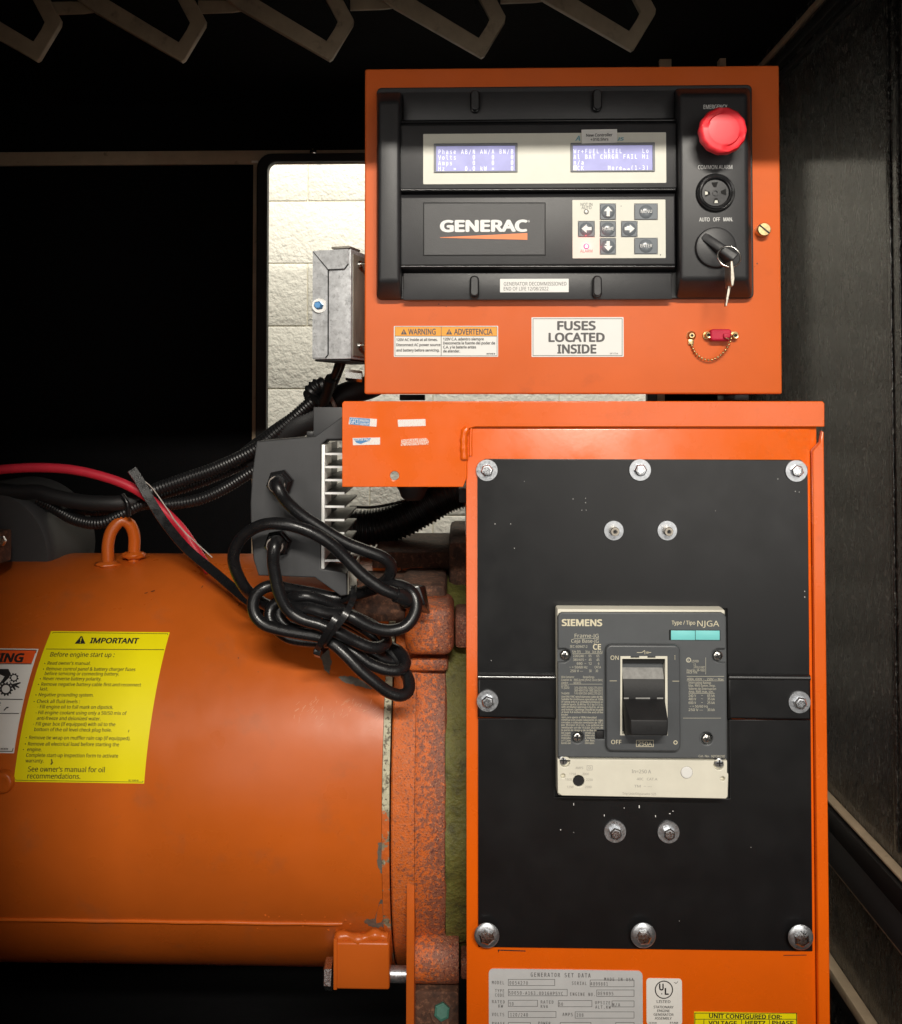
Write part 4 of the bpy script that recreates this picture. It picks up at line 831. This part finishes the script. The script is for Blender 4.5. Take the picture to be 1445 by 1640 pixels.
pr.text("~ = 50/60 Hz", 1105, 1134, 1133, 3.8, .004); pr.text("~", 1123, 1126, 1115.5, 4).text("~", 1123, 1126, 1121, 4).text("~", 1123, 1126, 1127, 4)
pr.rect(1130.2, 1053, 1130.7, 1080).rect(1100, 1082.9, 1160, 1083.5).rect(1100, 1090.1, 1160, 1090.6).rect(1103, 1110.2, 1145, 1110.7).rect(1094, 1149.8, 1155, 1150.3)
pr.text("Cat. No.  NJY3B250", 1119, 1161, 1212.6, 3.6, .002)
pr.done("small_lettering", TCREAMD, br)
pr = Print(Flat(YE), .0004)
pr.text("ON", 978, 991, 1056.5, 6.6, .006).text("OFF", 979, 995.5, 1191.5, 6.6, .006).text("I", 1080.5, 1081.8, 1056, 6.6, .006).ring(1082, 1189, 2.1, 3.3, 20)
pr.rect(976.5, 1090, 988, 1090.7).rect(1077, 1090.4, 1088, 1091.1).frame(1019, 1185, 1047, 1196, .7).text("250A", 1022, 1044.5, 1194, 6.4, 0)
pr.line(1020, 1045, 1028, 1045, .8).line(1028, 1045, 1033, 1041.5, .8).line(1033, 1042.6, 1033, 1047.5, .8).line(1035, 1045, 1043, 1045, .8).rect(1035, 1043.8, 1039, 1046.2)
pr.done("escutcheon_lettering", TCREAM, br)
# trip unit
tr = plate("trip_unit", [L([(893, 1216), (1165, 1218.5), (1165, 1238), (1167, 1240), (1166, 1276), (1163, 1279.5), (900, 1274.5), (893.5, 1270)], YR + .001), circ(927, 1251, 9, YR + .001), circ(902, 1243, 3.6, YR + .001, 12), circ(1158, 1247.5, 3.6, YR + .001, 12), circ(905, 1221, 8, YR + .001), circ(1151.5, 1225.5, 8, YR + .001)], YR + .001, YR + .007, BEIGE, br, .0008)
c = W(927, 1251, YR + .004); lathe("dial", [(0, .001), (.0058, .001), (.006, 0)], c, (0, -1, 0), IRONDK, br, 20)
c = W(1100, 1237, YR + .001); lathe("push_button", [(0, .0013), (.0056, .0012), (.0062, .0006), (.0062, -.001)], c, (0, -1, 0), WHITE, br, 28)
pr = Print(Flat(YR + .001), .0003); pr.ring(1100, 1237, 9.2, 9.8, 32)
pr.text("In=250 A", 1012, 1043, 1238, 5.6, .01, 0, 1238.6).text("40C   CAT.A", 1020, 1053, 1249.5, 4, 0).text("TM  ~ ---", 1016, 1044, 1261, 4, 0).text("Trip Unit/Disparador 525", 997, 1051, 1272.6, 3.6, 0, 0, 1273.6).text("AMPS", 922, 934, 1231.5, 3.6, 0).frame(940, 1226, 949, 1233.5, .6).ring(944.5, 1229.7, 1.4, 2, 12)
for t, x, b in (("1750", 912, 1241.3), ("2000", 933, 1241.3), ("1500", 905.5, 1250), ("2250", 939, 1250.5), ("1250", 908, 1262), ("2500", 937, 1262)): pr.text(t, x, x + 10.5, b, 3.6, 0)
pr.done("trip_lettering", TFAINT, br)

# ================================================================== CONTROL BOX (upper)
cbx = thing("control_box", "orange control box with warning stickers standing above the breaker cabinet", "control box", W(917, 631, .1))
a = rectw(584, 107, 1251, 631, 0)
box("door", a[0], a[1], 0, .018, a[2], a[3], OR_CTL, cbx, .0022, 3)
box("body", a[0] + .002, a[1] - .004, .0195, .22, a[2] + .003, a[3] - .004, OR_CTL, cbx, .002)
for (px, w_) in ((660, 40), (1180, 40)): pbox("foot", px - w_ / 2, 632, px + w_ / 2, 641, .16, .19, SLEEVE, cbx, .001)
c = W(1219.5, 370, 0)
ts = lathe("thumbscrew", [(.0074, 0), (.0074, .0102), (.0066, .0112), (0, .0114)], c, (0, -1, 0), BRASS, cbx, 30, 0, 30)
hx = Vector((math.cos(D2R(-40)), 0, math.sin(D2R(-40)))); e_ = Vector((-hx.z, 0, hx.x)); cc = c + Vector((0, -.0116, 0))
pd("slot", [cc + hx * .0070 * i + e_ * .0009 * j for i, j in ((-1, -1), (1, -1), (1, 1), (-1, 1))], [(0, 1, 2, 3)], IRONDK, ts, 0, False)
# warning sticker
wst = sticker("warning_sticker", 631, 522, 798, 571.5, -.0001, WHITE, cbx, "bilingual WARNING / ADVERTENCIA sticker with orange header", 1)
fz = Flat(-.0005); Print(fz, .0002).rect(633, 523.6, 796, 537.8).done("header_band", SAFETY, wst)
pr = Print(fz, .0005); pr.frame(632.5, 523, 796.5, 570, .6).rect(633, 537.8, 796, 538.5).rect(706.4, 523, 707.2, 569.5)
pr.text("WARNING", 654, 698, 535.6, 8.8, .02).text("ADVERTENCIA", 727.5, 789, 535.6, 8.8, .02)
for x in (642, 714.5): pr.poly([(x, 535.6), (x + 10, 535.6), (x + 5, 526.6)])
for t, x0, x1, b in (("120V AC inside at all times.", 635, 701, 546, ), ("Disconnect AC power source", 635, 705.5, 554.2), ("and battery before servicing.", 635, 704, 562.8), ("120V C.A. adentro siempre", 710, 775, 545), ("Desconecte la fuente del poder de", 710, 793, 551.4), ("C.A. y la bateria antes", 710, 762.5, 557.8), ("de atender.", 710, 737, 564.2)): pr.text(t, x0, x1, b, 4, .022)
pr.text("0D7048-B", 779.5, 793, 567.5, 2.1, .02)
pr.done("lettering", TGREY, wst)
pr = Print(fz, .0008)
for x in (647, 719.5): pr.rect(x - .5, 529.5, x + .5, 533).disc(x, 534.3, .6, 8)
pr.done("exclamation_mark", SAFETY, wst)
fus = sticker("fuses_sticker", 851.5, 508, 999, 571.5, -.0001, WHITE, cbx, "white FUSES LOCATED INSIDE sticker", 1)
pr = Print(fz, .0003); pr.frame(853.5, 510, 997, 569.8, .8)
pr.text("FUSES", 893, 954, 528.2, 13.4, .030).text("LOCATED", 879, 968.5, 547, 13.4, .030).text("INSIDE", 893, 955, 565.6, 13.4, .030).text("0F1754", 977, 990, 567.3, 2.4, .01); pr.done("lettering", TGREY, fus)
Print(Flat(0), .0003).disc(1213, 422, 1.1, 8).disc(1209, 427, .6, 6).disc(703, 487, .9, 6).disc(715, 491, .7, 6).done("paint_nick", TBLACK, cbx)["kind"] = "stuff"

# capped connector with ball chain
po = thing("capped_port", "red capped connector with ball chain on the orange door", "connector", W(1150, 537, 0))
plate("cap", [RR(1138, 527, 1172, 546, 5, -.010)], -.012, -.0005, REDCAP, po, .0025)
pbox("cap_lug", 1160, 534, 1170, 541, -.016, -.011, REDCAP, po, .001)
plate("mounting_plate", [RR(1126, 531, 1183, 543.5, 5, -.0015)], -.0022, -.0003, BRASS, po, .0004)
for x, y in ((1133, 537.3), (1176, 538)):
    c = W(x, y, -.0022); s_ = lathe("jack_screw", [(.0019, .0062), (.0030, .0064), (.0036, .0056), (.0038, 0)], c, (0, -1, 0), BRASS, po, 16, 0, 30); lathe("bore", [(0, .003), (.0019, .0061)], c, (0, -1, 0), IRONDK, s_, 12)
c = W(1107, 537.5, 0); sc_ = lathe("terminal_screw", [(0, .0045), (.0028, .0045), (.0045, .0030), (.0048, .0012), (.0052, .0010), (.0052, 0)], c, (0, -1, 0), BRASS, po, 18); lathe("drive", [(0, .0047), (.002, .0046)], c, (0, -1, 0), IRONDK, sc_, 4)
pbox("terminal", 1103, 543.5, 1111.5, 552, -.0030, -.0004, BRASS, po, .0006)
bm = bmesh.new(); ch_ = spline(pts3([(1108.5, 554, -.003), (1114, 565, -.004), (1125, 574, -.005), (1138, 576.5, -.006), (1150, 572, -.007), (1161, 562, -.009), (1168, 551, -.012), (1172, 540, -.014)]), .0005); acc = 0; last = ch_[0] - Vector((1, 0, 0))
for p in ch_:
    if (p - last).length > .0034:
        bmesh.ops.create_icosphere(bm, subdivisions=2, radius=.00150, matrix=Matrix.Translation(p)); last = p.copy()
bmo("ball_chain", bm, BRASS, po, 60)["kind"] = "stuff"
tube("chain_clip", pts3([(1172, 540, -.014), (1166, 536, -.015), (1162, 540, -.015), (1168, 543, -.015)]), .0008, BRASS, po, 6, .002)

# ================================================================== CONTROL PANEL (black controller)
cpn = thing("generator_controller", "black generator controller with two displays mounted on the orange box", "control panel", W(903, 482, -.01))
YM = -.026   # face of the middle panels
plate("back_frame", [RR(604, 141, 1203, 480, 8, -.0005)], -.008, -.0003, BLKPLAS, cpn, .0015)
frust("end_rail", (603, 146, 645, 481), -.0085, (606.5, 163, 640, 450), -.034, BLKPLAS, cpn, .0035)
frust("end_column", (1081, 140, 1204, 479), -.0085, (1089, 151, 1198, 447), -.040, BLKPLAS, cpn, .0040)
pbox("upper_strip", 646, 146, 1080, 191, -.0135, -.0083, BLKPLAS, cpn, .001)
pbox("lower_strip", 646, 436, 1077, 480, -.0135, -.0083, BLKPLAS, cpn, .001)
frust("display_panel", (640, 193, 1084, 312), -.0083, (641, 199, 1084, 302), YM, BLKPLAS, cpn, .0012)
frust("key_panel", (640, 306, 1083, 437), -.0083, (642, 315, 1081, 424), YM, BLKPLAS, cpn, .0012)
V, Fc = tube("r", pts3([(634, 195.5, YM + .004), (860, 193.5, YM + .004), (1086, 192.5, YM + .004)]), .0016, None, None, 10, .02, raw=True); pd("ridge", V, Fc, BLKGLOSS, cpn, 60)
V, Fc = tube("r", pts3([(642, 304.5, YM + .002), (1082, 303.5, YM + .002)]), .0016, None, None, 10, .05, raw=True); pd("ridge", V, Fc, BLKGLOSS, cpn, 60)
V, Fc = tube("r", pts3([(642, 427, YM + .003), (1080, 427, YM + .003)]), .0018, None, None, 10, .05, raw=True); pd("ridge", V, Fc, BLKGLOSS, cpn, 60)
for x, y in ((761, 161.5), (957, 160), (760, 459), (957, 459)):
    plate("mounting_clip", [RR(x - 7.6, y - 18, x + 7.6, y + 18, 7.4, -.02, 8)], -.0195, -.0136, BLKGLOSS, cpn, .0012)
    plate("mounting_clip", [RR(x - 6.3, y - 16.5, x + 6.3, y + 15, 6.2, -.0205, 8)], -.0225, -.0197, BLKPLAS, cpn, .001)
# display bezel and screens
bz = plate("display_bezel", [RR(678, 213.3, 1067, 294, 1.5, YM), L([(696, 230), (828, 230), (828, 275), (696, 275)], YM), L([(915, 229), (1048, 228.5), (1048, 274), (915, 274.5)], YM)], YM - .0006, YM - .0001, CREAM, cpn)
for (x0, y0, x1, y1, rows, xs) in ((695, 229.5, 829, 276, ("Phase AB/N AN/A BN/B", "Volts    0    0    0", "Amps     0    0    0", "Hz  =  0.0 kW =    0"), 702), (914, 228.5, 1049, 275, ("Wr+FUEL LEVEL     Lo", "Al BAT CHRGR FAIL Hi", "n/a", "ACK      More  (1-3)"), 918.7)):
    plate("screen_frame", [RR(x0, y0, x1, y1, 1, YM - .001), RR(x0 + 3.6, y0 + 4, x1 - 3.6, y1 - 2.2, .5, YM - .001)], YM - .0022, YM - .0001, FRAMEG, cpn, .0003)
    sn = pbox("screen", x0 + 2, y0 + 2, x1 - 2, y1 - 1, YM - .0006, YM - .0002, LCD, cpn, 0)
    fl_ = Flat(YM - .0006); pr = Print(fl_, .0003)
    yb = y0 + 17.2
    for i, r_ in enumerate(rows): pr.mono(r_, xs, 6.1, yb + i * 9.0, 7.0, .006, .80)
    if xs > 800:
        for ax_, d_ in ((1000.5, -1), (1006.5, 1)): pr.line(ax_ - 2.3, 271, ax_ + 2.3, 271, .9); pr.poly([(ax_ + 2.6 * d_, 271), (ax_ + .4 * d_, 269), (ax_ + .4 * d_, 273)])
        Print(fl_, .0005).rect(918.6, 265.2, 924, 272.6).done("cursor", LCDY, sn)
    pr.done("lettering", LCDT, sn)
ns = plate("hours_sticker", [L([(931, 208.5), (988, 207.5), (988.5, 229), (931.5, 230.2)], YM - .0008)], YM - .0030, YM - .0024, WHITE, cpn); ns["label"] = "small cream New Controller sticker above the right display"
fl_ = Flat(YM - .0030); pr = Print(fl_, .0003); pr.text("New Controller", 939, 981, 219, 4.6, .02, 0, 218).text("+310.5hrs", 946, 974.5, 225.6, 4.4, .02, 0, 225); pr.done("lettering", TGREY, ns)
pr = Print(Flat(YM - .0006), .0003); pr.text("A", 921.5, 929.5, 225.5, 8, .02, .25).text("us", 986, 998.5, 225, 6.5, .02, .2).done("pen_mark", TEAL, bz)
# logo plate
lgp = plate("logo_plate", [RR(679.5, 326, 872.5, 408, 1, YM)], YM - .0006, YM - .0001, BLKPLAS, cpn, .0002)
pr = Print(Flat(YM), .0003); pr.frame(677.8, 324.2, 874, 409.8, 1.1).done("logo_groove", DARKHOLE, cpn)
pr = Print(Flat(YM - .0006), .0003); pr.text("GENERAC", 705.5, 844.5, 370.6, 17.0, .042).ring(847, 354.5, .9, 1.5, 12).done("lettering", TWHITE, lgp)
pr = Print(Flat(YM - .0006), .0003); pr.poly([(705, 380), (844.8, 373.2), (844.8, 384), (705, 380.8)]).done("swoosh", LOGOOR, lgp)
# keypad
kp = plate("keypad", [RR(917, 320, 1066, 413.5, 1, YM)], YM - .0007, YM - .0001, CREAM, cpn)
YKY = YM - .0007; gl = .0033
def key(x0, y0, x1, y1, g):
    k = plate("button", [RR(x0, y0, x1, y1, 2.2, YKY)], YKY - .0010, YKY - .0001, KEYG, cpn, .0004)
    pr_ = Print(Flat(YKY), .0002); pr_.frame(x0 - .8, y0 - .8, x1 + .8, y1 + .8, .8).done("outline", TGREY, k)
    cx_, cy_ = (x0 + x1) / 2, (y0 + y1) / 2; r_ = 11 * S(YKY)
    lathe("dome", [(0, .0022), (r_ * .5, .0019), (r_ * .85, .0010), (r_, .0)], W(cx_, cy_, YKY - .001), (0, -1, 0), KEYD, k, 28, 0, 80)
    pr_ = Print(Flat(YKY - .001), .0025)
    if len(g) == 1:
        A = [(-8, -2.6), (0, -2.6), (0, -7), (8.2, 0), (0, 7), (0, 2.6), (-8, 2.6)]
        rot = {'>': 0, 'v': 90, '<': 180, '^': 270}[g]; cs_, sn_ = math.cos(D2R(rot)), math.sin(D2R(rot))
        pr_.poly([(cx_ + x * cs_ - y * sn_, cy_ + x * sn_ + y * cs_) for x, y in A]); pr_.done("arrow", TWHITE, k)
    else:
        w_ = 9 if len(g) < 5 else 9.5; pr_.text(g, cx_ - w_, cx_ + w_, cy_ + 2.6, 5.2, .012); pr_.done("lettering", TWHITE, k)
for a_ in ((961.5, 326.5, 986, 351.5, '^'), (926.5, 354.5, 952, 379, '<'), (961.5, 354.5, 986, 379, 'HOME'), (995.5, 354.5, 1020.5, 379, '>'), (961.5, 382, 986, 407, 'v'), (1016.5, 326.5, 1053, 351.5, 'MENU'), (1016.5, 381.5, 1053, 406.5, 'ENTER')): key(*a_)
pr = Print(Flat(YKY), .0003); pr.text("NOT IN", 930, 949, 329.6, 4.6, .006).text("AUTO", 931.5, 947.5, 334.8, 4.6, .006).ring(939.2, 339.2, 2.8, 4, 20).disc(1058, 408, 1, 8).disc(995, 330, .7, 6); pr.done("keypad_lettering", TGREY, cpn)
pr = Print(Flat(YKY), .0003); pr.text("ALARM", 929.5, 949, 404.2, 4.6, .006); pr.done("alarm_lettering", TRED, cpn)
lathe("indicator_lamp", [(0, .0010), (.0014, .0008), (.002, 0)], W(939.2, 339.2, YKY), (0, -1, 0), LEDW, cpn, 14)
al = lathe("alarm_lamp", [(0, .0016), (.0018, .0014), (.0030, .0004), (.0031, 0)], W(939.2, 394.5, YKY), (0, -1, 0), GLOWRED, cpn, 18)
lathe("lamp_core", [(0, .0025), (.0010, .0022), (.0015, .0014)], W(939.2, 394.5, YKY), (0, -1, 0), GLOWCORE, al, 12)  # pale glowing core added for the LED's bright centre
ll = bpy.data.lights.new("alarm_lamp_light", 'POINT'); ll.energy = .009; ll.color = (1, .04, .07); ll.shadow_soft_size = .0008
lo_ = bpy.data.objects.new("alarm_lamp_light", ll); COL.objects.link(lo_); lo_.parent = al; lo_.location = (0, -.0055, 0)
# right column fittings
YA = -.040; fa_ = Flat(YA); pr = Print(fa_, .0004)
pr.text("EMERGENCY", 1127, 1165, 174.5, 6.6, .012).text("COMMON ALARM", 1118, 1173, 271, 6.4, .012).text("AUTO   OFF   MAN.", 1120, 1174, 354.6, 6.2, .012); pr.done("lettering", TWHITE, cpn)
c = W(1145.5, 222, YA); s = S(YA)
eb = lathe("emergency_button", [(20 * s, .0), (20 * s, .010), (17 * s, .011), (17 * s, .022)], c, (0, -1, 0), BLKGLOSS, cpn, 32)
n_ = 72; V = []; Fc = []
prof = [(17, .020), (32, .0205), (35, .0215), (36.6, .0245), (36.8, .0285), (36, .0315), (34.2, .0335), (32.6, .0342), (31, .0345), (26.5, .0346), (24.5, .0350), (22.5, .0352), (12, .0354), (3, .0355)]
for r_, h_ in prof:
    for i in range(n_):
        t_ = 2 * math.pi * i / n_; sc2 = 1 + (.014 * math.cos(14 * t_) if 33 < r_ else 0)
        dip = 0
        for a0 in (2.25, 5.39):                     # the two twist grips pressed into the crown
            da = (t_ - a0 + math.pi) % (2 * math.pi) - math.pi
            if 25 < r_ < 33 and -.8 < da < .8: dip = .0030 * math.cos(da * 1.96)
        V.append((c.x + r_ * s * sc2 * math.cos(t_), c.y - h_ + dip, c.z + r_ * s * sc2 * math.sin(t_)))
for k in range(len(prof) - 1):
    for i in range(n_): Fc.append((k * n_ + i, k * n_ + (i + 1) % n_, (k + 1) * n_ + (i + 1) % n_, (k + 1) * n_ + i))
Fc.append(tuple((len(prof) - 1) * n_ + i for i in range(n_)))
pd("mushroom_head", V, Fc, RED, eb, 50)
# buzzer
c = W(1145.5, 309, YA)
bz_ = lathe("buzzer", [(31 * s, 0), (31 * s, .002), (29.5 * s, .0036), (27 * s, .0030), (26 * s, .0042), (24 * s, .0046), (22.5 * s, .0042), (21.5 * s, .0015), (20.8 * s, .001)], c, (0, -1, 0), BLKGLOSS, cpn, 48, 0, 35)
lathe("face", [(21 * s, .0012), (5 * s, .0016), (5 * s, .0026), (3 * s, .0026), (2.6 * s, .0012), (0, .0012)], c, (0, -1, 0), BLKPLAS, bz_, 40)
for k in range(4):
    a0 = D2R(90 * k + 4); V = []
    for r_, d_ in ((9, -.22), (17.5, -.30), (17.5, .30), (9, .22)): V.append((c.x + r_ * s * math.cos(a0 + d_), c.y - .00195, c.z + r_ * s * math.sin(a0 + d_)))
    pd("sound_hole", V, [(0, 1, 2, 3)], DARKHOLE, bz_, 0, False)
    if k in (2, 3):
        V = [(c.x + r_ * s * math.cos(a0 + d_), c.y - .00225, c.z + r_ * s * math.sin(a0 + d_)) for r_, d_ in ((12.5, -.16), (17, -.20), (17, .16), (12.5, .14))]; pd("painted_glint", V, [(0, 1, 2, 3)], CREAM, bz_, 0, False)  # cream patches painting a glint inside two of the holes
# selector switch
c = W(1145.5, 397, YA)
sw = lathe("selector_switch", [(32.5 * s, 0), (32.5 * s, .003), (31 * s, .0048), (28 * s, .0055), (0, .0060)], c, (0, -1, 0), BLKPLAS, cpn, 48, 0, 35)
d = Vector((math.cos(D2R(-42)), 0, math.sin(D2R(-42)))); e = Vector((-d.z, 0, d.x)); F_ = Vector((0, -1, 0))
def sp(a_, b_, h_): return c + d * a_ * s + e * b_ * s + F_ * h_
hexa("lever", [sp(-30, -8, .0056), sp(30, -11, .0056), sp(30, 11, .0056), sp(-30, 8, .0056), sp(-24, -3, .0075), sp(31, -7.5, .024), sp(31, 7.5, .024), sp(-24, 3, .0075)], BLKPLAS, sw, .0022, 3)
# decommissioned sticker
ds = sticker("label_sticker", 801, 446.5, 911, 468, -.0136, WHITE, cpn, "white strip reading GENERATOR DECOMMISSIONED", .8)
pr = Print(Flat(-.0140), .0003); pr.text("GENERATOR DECOMMISSIONED", 807, 907.5, 457.3, 5.6, .0).text("END OF LIFE 12/08/2022", 807, 878.5, 465.2, 5.6, .0); pr.done("lettering", TGREY, ds)

# keys hanging from the selector lever
kr = thing("key_ring", "key on a steel split ring hanging from the selector lever", "key", W(1168, 430, -.06))
YG = -.062
cR = W(1168, 411, YG); V = []; Fc = []; N1, N2 = 40, 8
for i in range(N1):
    t_ = 2 * math.pi * i / N1
    for k in range(N2):
        u_ = 2 * math.pi * k / N2; R_ = .0118 + .0009 * math.cos(u_); V.append((cR.x + R_ * math.cos(t_), cR.y + .004 * math.sin(t_) + .0009 * math.sin(u_), cR.z + R_ * .97 * math.sin(t_)))
for i in range(N1):
    for k in range(N2): Fc.append((i * N2 + k, ((i + 1) % N1) * N2 + k, ((i + 1) % N1) * N2 + (k + 1) % N2, i * N2 + (k + 1) % N2))
pd("split_ring", V, Fc, STEEL, kr, 80)
kb = L([(1166, 420), (1170, 420), (1172.5, 440), (1173, 447), (1171.5, 458), (1169, 461), (1167, 459), (1166, 448), (1166, 435)], YG)
plate("key_bow", [kb], YG - .010, YG + .012, NICKEL, kr, .0008)
teeth = [(1165.5, 458), (1169.5, 460), (1167, 474), (1166, 476), (1166.5, 479), (1165, 481), (1165.4, 484), (1164, 486), (1164, 490), (1161.5, 491), (1161, 488)]
plate("key_blade", [L(teeth, YG)], YG - .003, YG + .003, NICKEL, kr, .0004)
